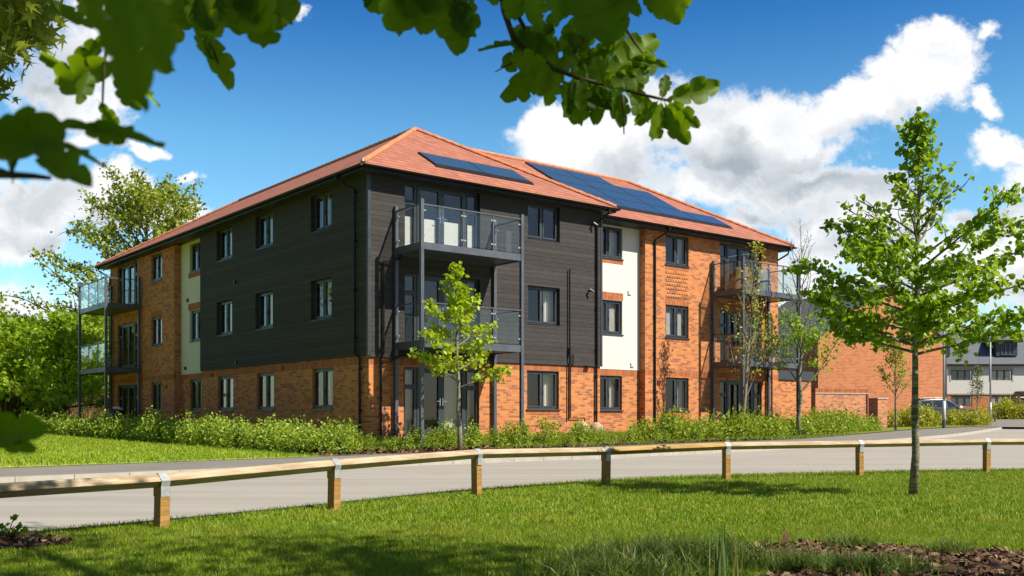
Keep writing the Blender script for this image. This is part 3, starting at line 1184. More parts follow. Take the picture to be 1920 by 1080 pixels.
def hip(u0, u1, v0, v1, axis):
    """roof skin of a hipped rectangle with the ridge along axis 'u' or 'v'"""
    h = 4.9
    if axis == 'v':
        um = (u0 + u1) / 2
        r0, r1 = (um, v0 + h, ZR), (um, v1 - h, ZR)
        a, b_, c, d = (u0, v0, ZE), (u1, v0, ZE), (u1, v1, ZE), (u0, v1, ZE)
        fs = [(a, b_, r0), (b_, c, r1, r0), (c, d, r1), (d, a, r0, r1)]
    else:
        vm = (v0 + v1) / 2
        r0, r1 = (u0, vm, ZR), (u1 - h, vm, ZR)
        a, b_, c, d = (u0, v0, ZE), (u1, v0, ZE), (u1, v1, ZE), (u0, v1, ZE)
        fs = [(a, b_, r1, r0), (b_, c, r1), (c, d, r0, r1)]
    mb = MB()
    for f in fs:
        mb.add(f, [tuple(range(len(f)))])
    return mb


mb = hip(-.45, 9.35, -.45, 24.05, 'v')
q = hip(4.5, 20.58, .55, 10.35, 'u')
mb.add(q.v, q.f)
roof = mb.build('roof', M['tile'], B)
# eave edge of tiles
mb = MB()
for (a, b_) in (((-.47, -.47), (9.37, -.47)), ((-.47, -.47), (-.47, 24.07)), ((9.37, .53), (20.6, .53)), ((20.6, .53), (20.6, 10.37)), ((9.37, -.47), (9.37, 1.5))):
    x0, x1 = sorted((a[0], b_[0]))
    y0, y1 = sorted((a[1], b_[1]))
    mb.box(x0 - .0, x1 + .015, y0 - .0, y1 + .015, ZE - .045, ZE - .005)
mb.build('tile_edge', M['ridge'], roof)


def ridge_run(p, q, name='ridge_tile'):
    p, q = Vector(p), Vector(q)
    L = (q - p).length
    n = int(L / .33)
    mb = MB()
    d = (q - p) / n
    for i in range(n):
        a = p + d * i + Vector((0, 0, .012))
        b_ = p + d * (i + 1.04) + Vector((0, 0, .026))
        mb.tube([a, b_], [.078, .085], 8)
    return mb


mb = MB()
for (p, q) in (((-.45, -.45, ZE), (4.45, 4.45, ZR)), ((9.35, -.45, ZE), (4.45, 4.45, ZR)), ((4.45, 4.45, ZR), (4.45, 19.15, ZR)),
               ((4.45, 19.15, ZR), (-.45, 24.05, ZE)), ((4.45, 5.45, ZR), (15.68, 5.45, ZR)), ((15.68, 5.45, ZR), (20.58, .55, ZE)), ((15.68, 5.45, ZR), (20.58, 10.35, ZE))):
    r_ = ridge_run(p, q)
    mb.add(r_.v, r_.f)
mb.build('ridge_tiles', M['ridge'], roof, smooth=False)

# soffit, fascia, gutters
mb = MB()
mb.box(-.44, 9.34, -.44, 0.02, 7.985, 8.0)
mb.box(-.44, 0.02, 0.02, 24.0, 7.985, 8.0)
mb.box(9.0, 20.5, .56, 1.32, 7.978, 7.992)
mb.box(20.13, 20.5, 1.32, 10.3, 7.978, 7.992)
mb.box(8.95, 9.34, .02, .56, 7.985, 8.0)
mb.box(-.44, .02, 24.0, 24.02, 7.985, 8.12)
mb.build('soffit', M['soffit'], B)
mb = MB()
for (x0, x1, y0, y1) in ((-.44, 9.34, -.455, -.44), (-.455, -.44, -.455, 24.0), (9.34, 9.355, -.455, .56), (9.355, 20.5, .545, .56), (20.5, 20.515, .545, 10.3)):
    mb.box(x0, x1, y0, y1, 7.97, 8.1)
mb.build('fascia', M['gutter'], B)


def gutter(p, q):
    """half-round channel between two eave points"""
    p, q = Vector(p), Vector(q)
    d = (q - p).normalized()
    s = Vector((-d.y, d.x, 0))
    mb = MB()
    prev = None
    for th in np.linspace(PI, 2 * PI, 7):
        o_ = s * (math.cos(th) * .062) + Vector((0, 0, math.sin(th) * .062))
        cur = (p + o_, q + o_)
        if prev:
            mb.quad(prev[0], prev[1], cur[1], cur[0])
        prev = cur
    for k in range(int((q - p).length / 1.9) + 1):
        c = p + d * min((q - p).length, k * 1.9 + .1)
        for th in np.linspace(PI, 2 * PI, 7)[:-1]:
            t2 = th + PI / 6
            o1 = s * (math.cos(th) * .068) + Vector((0, 0, math.sin(th) * .068))
            o2 = s * (math.cos(t2) * .068) + Vector((0, 0, math.sin(t2) * .068))
            mb.quad(c + o1, c + d * .06 + o1, c + d * .06 + o2, c + o2)
    return mb


for (p, q) in (((-.53, -.52, 8.10), (9.45, -.52, 8.10)), ((-.52, -.53, 8.10), (-.52, 24.1, 8.10)), ((9.40, .48, 8.10), (20.65, .48, 8.10)), ((20.58, .48, 8.10), (20.58, 10.4, 8.10)), ((9.42, -.52, 8.10), (9.42, .5, 8.10))):
    gutter(p, q).build('gutter', M['gutter'], B)
# mitred gutter end pieces and little roof finial at the near corner
mb = MB()
mb.tube([(-.46, -.46, 8.17), (-.46, -.46, 8.27)], [.05, .02], 8)
mb.build('roof_finial', M['stone'], B)


def pipe(pts, r=.036, mat='gutter', name='downpipe', clips=()):
    mb = MB()
    mb.tube(pts, r, 10)
    for (x, y, z) in clips:
        mb.box(x - .055, x + .055, y - .05, y + .07, z, z + .035)
    return mb.build(name, M[mat], B, smooth=False)


def dp(x, y, z1, z0, ex, ey, rotL=False, extra=()):
    """swan-neck from the gutter outlet at (ex,ey) to the wall pipe at (x,y)"""
    pts = [(ex, ey, 8.06), (ex, ey, 7.92), (x, y, 7.62), (x, y, z0)]
    mb = MB()
    mb.tube(pts, .036, 10)
    for z in np.arange(z0 + .6, 7.5, 1.35):
        mb.tube([(x, y, z), (x, y, z + .06)], .046, 10)
        mb.box(x - .06, x + .06, y, y + .06, z + .01, z + .05)
    mb.tube([(ex, ey, 8.05), (ex, ey, 7.96)], .047, 10)
    return mb


def jogged(x, y, y2, ex, ey, sx=0.0):
    """pipe standing off the boarding, stepping back on to the brick below it"""
    mb = MB()
    mb.tube([(ex, ey, 8.06), (ex, ey, 7.92), (x, y, 7.62), (x, y, 2.88), (x + sx, y2, 2.74), (x + sx, y2, .1)], .036, 10)
    for z in list(np.arange(3.3, 7.5, 1.4)) + [1.2, 2.4]:
        yy_ = y if z > 2.8 else y2
        xx_ = x if z > 2.8 else x + sx
        mb.tube([(xx_, yy_, z), (xx_, yy_, z + .06)], .046, 10)
        mb.box(xx_ - .055, xx_ + .055, yy_, yy_ + .06, z + .01, z + .05)
    mb.tube([(ex, ey, 8.05), (ex, ey, 7.96)], .047, 10)
    return mb


jogged(-.62, -.11, -.07, -.98, -.50, .22).build('downpipe', M['gutter'], B, rot=FL)
jogged(8.80, -.11, -.07, 8.98, -.50, 0).build('downpipe', M['gutter'], B, rot=FR)
dp(12.72, .94, 7.6, .1, 13.0, .49).build('downpipe', M['gutter'], B, rot=FR)
# end-of-block pipe on the right gable and on the far left
mb = MB()
mb.tube([(20.25, .52, 8.05), (20.25, .6, 7.8), (20.2, 1.2, 7.55)], .036, 10)
mb.build('downpipe', M['gutter'], B)
mb = MB()
mb.tube([(-.5, 23.9, 8.05), (-.45, 23.75, 7.85), (-.07, 23.45, 7.6), (-.07, 23.45, .1)], .036, 10)
mb.build('downpipe', M['gutter'], B)
# balcony drains
mb = MB()
mb.tube([(.92, -.25, 5.74), (.92, -.25, 5.62), (.42, -.12, 5.5), (.42, -.12, 2.9), (.36, -.07, 2.74), (.36, -.07, .1)], .033, 10)
mb.tube([(1.05, -.25, 2.98), (1.05, -.25, 2.86), (.36, -.07, 2.55)], .028, 10)
for z in (1.1, 2.3, 3.6, 4.9):
    mb.tube([(.42 if z > 2.8 else .36, -.12 if z > 2.8 else -.07, z), (.42 if z > 2.8 else .36, -.12 if z > 2.8 else -.07, z + .06)], .043, 10)
mb.build('downpipe', M['gutter'], B)
mb = MB()
mb.tube([(19.2, .8, 5.76), (19.2, .8, 5.45), (19.62, .93, 5.2), (19.62, .93, .1)], .033, 10)
mb.tube([(19.2, .8, 3.0), (19.2, .8, 2.8), (19.62, .93, 2.62)], .028, 10)
mb.build('downpipe', M['gutter'], B)
# soil vent stack with its boxed elbow
mb = MB()
mb.tube([(7.55, -.12, 5.95), (7.55, -.12, 2.85), (7.55, -.07, 2.75), (7.55, -.07, .98)], .028, 8)
mb.tube([(7.70, -.12, 3.15), (7.70, -.12, 2.8), (7.62, -.07, 2.7), (7.62, -.07, 1.02), (8.25, -.07, 1.02), (8.25, -.07, .85)], .022, 8)
mb.tube([(7.55, -.12, 3.1), (7.55, -.12, 3.35)], .045, 8)
mb.build('vent_pipe', M['gutter'], B)


# wall vents, lamps, small fittings
def vent(rot, x, y, z, mat='white', s=.16):
    mb = MB()
    mb.box(x - s / 2, x + s / 2, y - .045, y, z - s / 2, z + s / 2)
    for k in range(4):
        zz = z - s / 2 + .03 + k * (s - .05) / 4
        mb.box(x - s / 2 + .015, x + s / 2 - .015, y - .06, y - .046, zz, zz + .018)
    mb.build('wall_vent', M[mat], B, rot=rot)


vent(FR, 11.72, 1.285, 5.62)
vent(FR, 11.85, 1.285, 2.98)
vent(FR, 12.98, 1.0, 2.36, 'redvent')
for (x, y, z, mt) in ((-9.1, -.045, 3.0, 'black'), (-9.2, -.045, 5.85, 'black'), (-14.85, .285, 3.02, 'black'), (-14.6, .285, 5.72, 'black'), (-5.5, 0, 2.66, 'redvent'), (-11.4, 0, 2.62, 'redvent'), (-16.2, 0, 2.3, 'redvent')):
    vent(FL, x, y, z, mt, .13)
mb = MB()
for (x, y, z) in ((8.45, -.045, 5.3), (8.62, -.045, 7.55)):
    mb.tube([(x, y, z), (x, y - .12, z - .02)], .035, 8)
    mb.tube([(x - .04, y - .12, z + .03), (x + .07, y - .2, z - .05)], [.05, .035], 8)
mb.build('wall_lamp', M['frame'], B)
mb = MB()
mb.box(8.30, 8.50, -.16, -.045, 2.72, 2.78)
mb.build('wall_bracket', M['gutter'], B)

# solar panels
def solar(u0, u1, s0, s1, v0):
    cp, sp = math.cos(math.atan(PT)), math.sin(math.atan(PT))
    nrm = Vector((0, -sp, cp))
    def P(u, s, h):
        return Vector((u, v0 + s * cp, ZE + s * sp)) + nrm * h
    mb = MB()
    vs = [P(u, s, h) for h in (.0, .06) for (u, s) in ((u0, s0), (u1, s0), (u1, s1), (u0, s1))]
    mb.add(vs, [(0, 1, 5, 4), (1, 2, 6, 5), (2, 3, 7, 6), (3, 0, 4, 7)], 1)
    mb.add(vs[4:], [(0, 1, 2, 3)], 1)
    e = .022
    vs = [P(u, s, .063) for (u, s) in ((u0 + e, s0 + e), (u1 - e, s0 + e), (u1 - e, s1 - e), (u0 + e, s1 - e))]
    mb.add(vs, [(0, 1, 2, 3)], 0)
    # flashing skirt below the panel
    o = mb.build('solar_panel', [M['solar'], M['solar_side']], B)
    return o


def skirt(u0, u1, s0, v0):
    cp, sp = math.cos(math.atan(PT)), math.sin(math.atan(PT))
    n_ = Vector((0, -sp, cp))
    P = lambda u, s, h: Vector((u, v0 + s * cp, ZE + s * sp)) + n_ * h
    mb = MB()
    mb.quad(P(u0 - .03, s0, .06), P(u1 + .03, s0, .06), P(u1 + .05, s0 - .17, .015), P(u0 - .05, s0 - .17, .015))
    mb.build('solar_flashing', M['gutter'], B)


for k in range(2):
    solar(2.64 + k * 1.89, 2.64 + k * 1.89 + 1.875, 1.14, 2.28, -.45)
skirt(2.64, 6.41, 1.14, -.45)
S0 = 1.2
for c_, nr in enumerate((4, 4, 3, 1)):
    for r_ in range(nr):
        solar(9.96 + c_ * 1.945, 9.96 + c_ * 1.945 + 1.93, S0 + r_ * 1.045, S0 + r_ * 1.045 + 1.035, .55)
skirt(9.96, 17.73, 1.2, .55)


# balconies
def balcony(name, rot, x0, x1, ywall, depth, zg, label, mids=(.72,)):
    """two decks hung on four posts; glass balustrades"""
    root = bpy.data.objects.new('balcony', None)
    C.objects.link(root)
    root.parent = B
    root.rotation_euler = rot
    root['label'] = label
    yf = ywall - depth
    yr = ywall - .11
    for (x, y) in ((x0, yf), (x1, yf), (x0, yr), (x1, yr)):
        p = MB()
        p.box(x - .05, x + .05, y - .05, y + .05, -.1, 7.13)
        p.box(x - .052, x + .052, y - .052, y + .052, 7.13, 7.137)
        p.build('post', M['steel'], root)
    for zt in (5.94, 3.20):
        d = MB()
        d.box(x0 + .05, x1 - .05, yf - .03, yf + .03, zt - .20, zt)
        d.box(x0 - .03, x0 + .03, yf + .05, yr - .05, zt - .20, zt)
        d.box(x1 - .03, x1 + .03, yf + .05, yr - .05, zt - .20, zt)
        d.box(x0 + .05, x1 - .05, yr - .03, yr + .03, zt - .20, zt - .03)
        d.box(x0 + .03, x1 - .03, yf + .03, yr - .03, zt - .05, zt - .012)
        d.build('deck', M['steel'], root)
        s_ = MB()
        s_.box(x0 + .032, x1 - .032, yf + .032, yr - .032, zt - .175, zt - .16)
        s_.build('deck_underside', M['steel'], root)
        # handrail
        h = MB()
        zr = zt + 1.07
        h.box(x0 + .05, x1 - .05, yf - .03, yf + .03, zr - .035, zr)
        h.box(x0 - .03, x0 + .03, yf + .05, yr - .05, zr - .035, zr)
        h.box(x1 - .03, x1 + .03, yf + .05, yr - .05, zr - .035, zr)
        for m_ in mids:
            xm = x0 + (x1 - x0) * m_
            h.box(xm - .02, xm + .02, yf - .015, yf + .015, zt + .002, zr - .036)
        h.build('handrail', M['steel'], root)
        g = MB()
        cl = MB()
        ed = [x0 + .05] + [x0 + (x1 - x0) * m_ for m_ in mids] + [x1 - .05]
        for a, b_ in zip(ed[:-1], ed[1:]):
            g.box(a + .05, b_ - .05, yf - .005, yf + .005, zt + .04, zr - .07)
            for xx in (a + .04, b_ - .06):
                for zc in (zt + .17, zr - .2):
                    cl.box(xx - .03, xx + .04, yf - .022, yf + .022, zc, zc + .035)
        for xx in (x0, x1):
            g.box(xx - .005, xx + .005, yf + .1, yr - .1, zt + .04, zr - .07)
            for yy_ in (yf + .09, yr - .12):
                for zc in (zt + .17, zr - .2):
                    cl.box(xx - .022, xx + .022, yy_ - .03, yy_ + .04, zc, zc + .035)
        g.build('glass_panel', M['rail_glass'], root)
        cl.build('glass_clamp', M['galv'], root)
    return root


balcony('balcony', FR, .84, 4.43, 0.0, 1.45, .3, 'grey steel balcony on the near boarded corner of the block', (.40, .70))
balcony('balcony', FR, 15.92, 19.35, 1.0, 1.55, .3, 'grey steel balcony at the right end of the block', (.45, .72))
balcony('balcony', FL, -23.1, -19.25, 0.0, 1.5, .3, 'grey steel balcony at the far left end of the block', (.36, .7))


def bpt(u, v, z=0.0):
    p = BP + BU * u + BV * v
    return Vector((p[0], p[1], z))


# things on the balconies
def lounge(name, u, v, z, rz, mat, lab):
    """armchair with draped blanket"""
    e = empty(name, bpt(u, v, z), B_ANG + rz)
    tag(e, lab, 'chair')
    s = MB()
    s.box(-.32, .32, -.3, .3, .30, .44)
    s.build('seat', mat, e, bevel=.03)
    s = MB()
    Mx = Matrix.Translation((0, .28, .4)) @ Matrix.Rotation(R(-14), 4, 'X')
    s.box(-.33, .33, -.05, .06, 0, .62, M=Mx)
    s.build('backrest', mat, e, bevel=.04)
    for sx in (-1, 1):
        s = MB()
        s.box(sx * .33 - .04, sx * .33 + .04, -.3, .3, .28, .62)
        s.build('armrest', mat, e, bevel=.02)
    for sx in (-1, 1):
        for sy in (-1, 1):
            s = MB()
            s.tube([(sx * .3, sy * .26, .3), (sx * .33, sy * .3, 0)], [.025, .018], 6)
            s.build('leg', M['frame'], e)
    return e


def drape(name, u, v, z, w, h, mat, lab, cat, seed):
    """cloth-covered heap: sagging sheet over furniture"""
    rs = np.random.RandomState(seed)
    n = 16
    th = np.linspace(0, 2 * PI, n, endpoint=False)
    V = []
    lv = 9
    for i in range(lv):
        f = i / (lv - 1)
        rad = (1 - .45 * f ** 1.6)
        for k, t_ in enumerate(th):
            wob = 1 + .09 * math.sin(5 * t_ + seed) * (1 - f) + rs.normal() * .025
            sx = math.copysign(abs(math.cos(t_)) ** .6, math.cos(t_)) * w / 2 * rad * wob
            sy = math.copysign(abs(math.sin(t_)) ** .6, math.sin(t_)) * .34 * rad * wob
            V.append((sx + .12 * f * w, sy, h * f * (1 + .05 * math.sin(3 * t_))))
    mb = MB()
    fs = []
    for i in range(lv - 1):
        for k in range(n):
            k2 = (k + 1) % n
            fs.append((i * n + k, i * n + k2, (i + 1) * n + k2, (i + 1) * n + k))
    fs.append(tuple((lv - 1) * n + k for k in range(n)))
    mb.add(V, fs)
    o = mb.build(name, mat, None, smooth=True)
    o.location = bpt(u, v, z)
    o.rotation_euler = (0, 0, B_ANG)
    tag(o, lab, cat)
    return o


drape('covered_furniture', 16.75, .22, 5.94, 1.15, .92, M['sofa'], 'brown blanket heaped over furniture on the upper right balcony', 'blanket', 3)
drape('furniture_cover', 17.95, .25, 5.94, .9, .95, M['cover'], 'grey cover over stored furniture on the upper right balcony', 'cover', 8)
lounge('wicker_chair', 17.0, .25, 3.20, R(150), M['wicker'], 'wicker armchair on the middle right balcony beside its left post')
lounge('wicker_chair', 18.6, .28, 3.20, R(210), M['wicker'], 'wicker armchair on the middle right balcony nearer its right end')
# covered barbecue at the far left doors
e = empty('barbecue', bpt(-.75, 20.1, .30), B_ANG)
tag(e, 'black kettle barbecue with white cloth on its lid by the far left doors', 'barbecue')
mb = MB()
prof = [(.04, .62), (.2, .64), (.29, .74), (.31, .84), (.31, .88), (.27, 1.0), (.16, 1.09), (.02, 1.12)]
for i in range(len(prof)):
    pass
mb.tube([(0, 0, z) for (r_, z) in prof], [r_ for (r_, z) in prof], 16)
mb.build('bowl', M['black'], e, smooth=True)
for a_ in (0, 2.1, 4.2):
    l = MB()
    l.tube([(.15 * math.cos(a_), .15 * math.sin(a_), .66), (.33 * math.cos(a_), .33 * math.sin(a_), 0)], .014, 6)
    l.build('leg', M['chrome'], e)
mb = MB()
mb.tube([(0, 0, 1.10), (.02, 0, 1.16), (.03, .02, 1.22)], [.24, .2, .05], 10)
mb.build('cloth', M['white'], e, smooth=True)

# flat-roofed brick annex right of the block
AX = empty('brick_store', bpt(20.2, 2.4, 0), B_ANG)
tag(AX, 'low flat-topped brick store built against the right end of the apartment block', 'building')
mb = MB()
mb.box(0, 4.2, 0, 4, -.1, 2.72)
mb.build('wall', M['brick'], AX)
mb = MB()
mb.box(-.02, 4.3, -.08, 4.1, 2.72, 3.12)
mb.build('fascia', M['frame'], AX)

# ---------------------------------------------------------------- house 2 and garden walls
HU = Vector((.935, .354, 0)).normalized()
HV = Vector((-HU.y, HU.x, 0))
H_ANG = math.atan2(HU.y, HU.x)
p0 = at(1534, 785, 62)
H = empty('brick_house', (p0.x, p0.y, 0), H_ANG)
tag(H, 'orange brick gabled house with a dark slate roof behind the slim lime tree', 'house')
HW, HD, HE, HR_ = 10.0, 10.0, 5.9, 9.3
mb = MB()
mb.add([(0, 0, 0), (HW, 0, 0), (HW, 0, HE), (HW / 2, 0, HR_), (0, 0, HE)], [(0, 1, 2, 3, 4)])
mb.add([(0, HD, 0), (HW, HD, 0), (HW, HD, HE), (HW / 2, HD, HR_), (0, HD, HE)], [(4, 3, 2, 1, 0)])
mb.quad((0, HD, 0), (0, 0, 0), (0, 0, HE), (0, HD, HE))
mb.quad((HW, 0, 0), (HW, HD, 0), (HW, HD, HE), (HW, 0, HE))
mb.build('wall', M['house_brick'], H)
mb = MB()
sl_ = (HR_ - HE) / (HW / 2)
for s in (0, 1):
    xa, xb = (-.35, HW / 2) if s == 0 else (HW + .35, HW / 2)
    za = HE - .35 * sl_ + .05
    for dz0 in (0, .09):
        pass
    vs = [(xa, -.12, za), (xb, -.12, HR_ + .05), (xb, HD + .1, HR_ + .05), (xa, HD + .1, za)]
    vs2 = [(x, y, z + .09) for (x, y, z) in vs]
    mb.add(vs + vs2, [(0, 1, 2, 3), (4, 5, 6, 7), (0, 1, 5, 4), (3, 2, 6, 7), (0, 3, 7, 4)])
mb.build('roof', M['slate'], H)
mb = MB()
mb.box(-.42, -.3, -.1, HD, HE - .30, HE - .12)
mb.box(-.3, .02, -.1, HD, HE - .34, HE - .30)
mb.build('gutter', M['gutter'], H)
mb = MB()
mb.tube([(.12, -.14, 2.55), (.1, -.3, 2.55)], .06, 8)
mb.box(.04, .2, -.12, 0, 2.45, 2.65)
mb.build('security_lamp', M['white'], H)
mb = MB()
mb.tube([(HW - .12, -.05, HE - .3), (HW - .12, -.05, .2)], .04, 8)
mb.build('downpipe', M['gutter'], H)

# garden wall in front of the house
g0 = at(1529, 785, 52)
GW = empty('garden_wall', (g0.x, g0.y, 0), H_ANG)
tag(GW, 'long brick garden wall with a pale coping line in front of the brick house', 'wall')
mb = MB()
gl = 3.35
mb.box(0, gl, 0, .22, -.1, 2.28)
mb.box(-.001, .215, .22, 5.0, -.1, 2.278)
mb.build('brickwork', M['garden_brick'], GW)
mb = MB()
mb.box(-.03, gl + .03, -.03, .25, 2.28, 2.34)
mb.box(-.03, .24, .25, 5.0, 2.28, 2.338)
mb.build('coping', M['stone'], GW)
mb = MB()
mb.box(-.01, gl + .01, -.008, .23, 2.34, 2.56)
mb.box(-.008, .23, .23, 5.0, 2.338, 2.558)
mb.build('soldier_course', M['soldier'], GW)
mb = MB()
mb.box(gl - .12, gl - .04, -.06, -.005, .1, 2.3)
mb.build('pipe', M['redvent'], GW)
g1 = at(1646, 785, 54.5)
GW2 = empty('garden_pier', (g1.x, g1.y, 0), H_ANG)
tag(GW2, 'short lower brick pier with coping right of the long garden wall', 'wall')
mb = MB()
mb.box(0, .62, 0, 1.5, -.1, 2.05)
mb.build('brickwork', M['garden_brick'], GW2)
mb = MB()
mb.box(-.04, .66, -.04, 1.54, 2.05, 2.12)
mb.build('coping', M['stone'], GW2)

# ---------------------------------------------------------------- cream terrace far right
T0 = at(1776, 785, 97)
TZ = float(hgt(0, 97)) + .05
TR = empty('terraced_houses', (T0.x, 97, TZ), 0)
tag(TR, 'far row of cream rendered houses with slate roof and dormers at the right edge', 'house')
TE = 5.2
TL = 24.0


def tx(px):
    return (px - 960) / FPX * 97 - T0.x


def tz(py):
    return 1 + (HOR - py) / FPX * 97 - TZ


wins = []
for (pa, pb) in ((1783, 1823), (1857, 1897), (1935, 1975)):
    wins += [(tx(pa), tx(pb), tz(713), tz(694)), (tx(pa), tx(pb), tz(761), tz(743))]
zb = tz(739)


def wall_to(name, parent, x0, x1, z0, z1, opens, mat, y=0.0):
    return wall(name, (0, 0, 0), y, x0, x1, z0, z1, opens, mat, depth=.12, parent=parent)


door_o = (tx(1911), tx(1936), -.1, tz(744))
wall_to('brick_wall', TR, 0, TL, -.6, zb, wins + [door_o], M['house_brick'])
wall_to('render_wall', TR, 0, TL, zb, TE, wins, M['render'], -.03)
mb = MB()
mb.quad((0, 9, -.6), (0, 0, -.6), (0, 0, TE), (0, 9, TE))
mb.build('side_wall', M['render'], TR)
mb = MB()
mb.box(0, TL, -.07, -.032, zb - .05, zb + .08)
mb.build('band_course', M['stone'], TR)
for (a_, b_, c_, d_) in wins:
    f = MB()
    bars(f, a_, b_, c_, d_, .04, .1, .07)
    for q_ in (1, 2):
        xx = a_ + (b_ - a_) * q_ / 3
        f.box(xx - .06, xx + .06, .04, .1, c_ + .07, d_ - .07)
    w_ = f.build('window', M['frame'], TR)
    f = MB()
    f.quad((a_ + .05, .07, c_ + .05), (b_ - .05, .07, c_ + .05), (b_ - .05, .07, d_ - .05), (a_ + .05, .07, d_ - .05))
    f.build('pane', M['pane'], w_)
    f = MB()
    f.box(a_ + .1, b_ - .1, .11, .6, c_ + .02, c_ + (d_ - c_) * .95)
    f.build('blind', M['plaster'] if a_ > 2 else M['cover'], w_)
    if c_ > 2:
        f = MB()
        f.box(a_ - .12, b_ + .12, -.06, -.035, d_ + .003, d_ + .22)
        f.box(a_ - .12, a_ - .003, -.06, -.035, c_ - .1, d_)
        f.box(b_ + .003, b_ + .12, -.06, -.035, c_ - .1, d_)
        f.build('window_surround', M['redvent'] if False else M['stone'], w_)
mb = MB()
mb.quad((-.3, -.35, TE), (TL, -.35, TE), (TL, 4.6, TE + 3.75), (-.3, 4.6, TE + 3.75))
mb.quad((-.3, 9.4, TE), (-.3, 4.6, TE + 3.75), (TL, 4.6, TE + 3.75), (TL, 9.4, TE))
mb.build('roof', M['slate'], TR)
mb = MB()
mb.box(-.3, TL, -.45, -.33, TE - .15, TE + .04)
mb.build('gutter', M['gutter'], TR)
for (pa, pb) in ((1745, 1786), (1873, 1913)):
    a_, b_ = tx(pa), tx(pb)
    z0_, z1_ = tz(667), tz(641)
    yf_ = .55
    d = MB()
    d.box(a_, b_, yf_, 3.6, z0_, z1_)
    dm = d.build('dormer', M['frame'], TR)
    d = MB()
    d.box(a_ - .4, b_ + .35, yf_ - .45, 3.9, z1_, z1_ + .22)
    d.build('dormer_roof', M['gutter'], dm)
    d = MB()
    aa, bb = a_ + .45, b_ - .35
    bars(d, aa, bb, z0_ + .12, z1_ - .1, yf_ - .05, yf_ - .003, .08)
    for q_ in (1, 2):
        xx = aa + (bb - aa) * q_ / 3
        d.box(xx - .05, xx + .05, yf_ - .05, yf_ - .003, z0_ + .2, z1_ - .18)
    d.build('dormer_window', M['steel'], dm)
mb = MB()
mb.box(tx(1903), tx(1942), -.9, -.03, tz(737), tz(734))
mb.build('door_canopy', M['frame'], TR)
mb = MB()
mb.box(door_o[0] + .1, door_o[1] - .1, .05, .1, 0, door_o[3] - .1)
dr = mb.build('door', M['black'], TR)
mb = MB()
mb.box(door_o[0], door_o[0] + .12, -.02, .1, 0, door_o[3])
mb.box(door_o[1] - .12, door_o[1], -.02, .1, 0, door_o[3])
mb.build('door_frame', M['white'], TR)

# ---------------------------------------------------------------- parked car
m, t, b = principled('car_paint', (.012, .016, .024), .25, spec=.6)
b.inputs['Coat Weight'].default_value = 1
M['paint'] = m
M['carglass'] = glass('car_glass', (.25, .28, .3), 2.5)
M['tyre'] = plain('tyre', (.02, .02, .02), .9)
cpos = at(1758, 785, 65)
cz = float(hgt(cpos.x, cpos.y)) + .1
CAR = empty('parked_car', (cpos.x, cpos.y, cz), H_ANG - R(14))
tag(CAR, 'dark blue estate car with silver roof rails parked behind the shrubs', 'car')
prof = [(-2.3, .45), (-2.33, .75), (-2.22, 1.05), (-2.05, 1.12), (-1.75, 1.52), (-1.5, 1.60), (-.4, 1.66), (.25, 1.62), (.55, 1.52), (1.15, 1.1), (1.95, .98), (2.25, .82), (2.33, .6), (2.3, .38), (1.0, .28), (-1.0, .28)]


def hw(z):
    return .90 if z <= 1.0 else .90 - .22 * (z - 1.0) / .66


mb = MB()
n = len(prof)
vs = [(x, -hw(z), z) for x, z in prof] + [(x, hw(z), z) for x, z in prof]
mb.add(vs, [tuple(range(n - 1, -1, -1)), tuple(range(n, 2 * n))] + [(i, (i + 1) % n, n + (i + 1) % n, n + i) for i in range(n)])
mb.build('body', M['paint'], CAR, bevel=.04)
for s in (-1, 1):
    def sp_(x, z, e=.006):
        return (x, s * (hw(z) + e), z)
    for (q1) in ([(-1.72, 1.14), (-1.5, 1.48), (-.82, 1.53), (-.82, 1.12)], [(-.74, 1.12), (-.74, 1.53), (.12, 1.53), (.12, 1.10)], [(.2, 1.10), (.2, 1.52), (.42, 1.46), (.98, 1.10)]):
        mb = MB()
        mb.add([sp_(*q_) for q_ in q1], [(0, 1, 2, 3)])
        mb.build('side_window', M['carglass'], CAR)
    mb = MB()
    mb.tube([(-1.55, s * .66, 1.63), (-1.4, s * .66, 1.70), (-.1, s * .66, 1.73), (.2, s * .66, 1.67)], .022, 6)
    mb.build('roof_rail', M['galv'], CAR)
    mb = MB()
    mb.box(.85, 1.05, min(s * .92, s * 1.12), max(s * .92, s * 1.12), 1.05, 1.2)
    mb.build('mirror', M['white'], CAR, bevel=.02)
    for wx in (-1.42, 1.42):
        mb = MB()
        mb.tube([(wx, s * .72, .34), (wx, s * .92, .34)], .34, 20)
        w_ = mb.build('wheel', M['tyre'], CAR)
        mb = MB()
        mb.tube([(wx, s * .91, .34), (wx, s * .935, .34)], .22, 14)
        mb.build('rim', M['galv'], w_)
    mb = MB()
    mb.box(2.05, 2.3, min(s * .5, s * .86), max(s * .5, s * .86), .74, .88)
    mb.build('headlight', M['white'], CAR)
mb = MB()
mb.add([(.58, -.66, 1.52), (1.16, -.8, 1.12), (1.16, .8, 1.12), (.58, .66, 1.52)], [(0, 1, 2, 3)])
o = mb.build('windscreen', M['carglass'], CAR)
o.location = (.012, 0, .012)
mb = MB()
mb.box(-1.5, .2, -.6, .6, 1.66, 1.672)
mb.build('sunroof', M['black'], CAR)

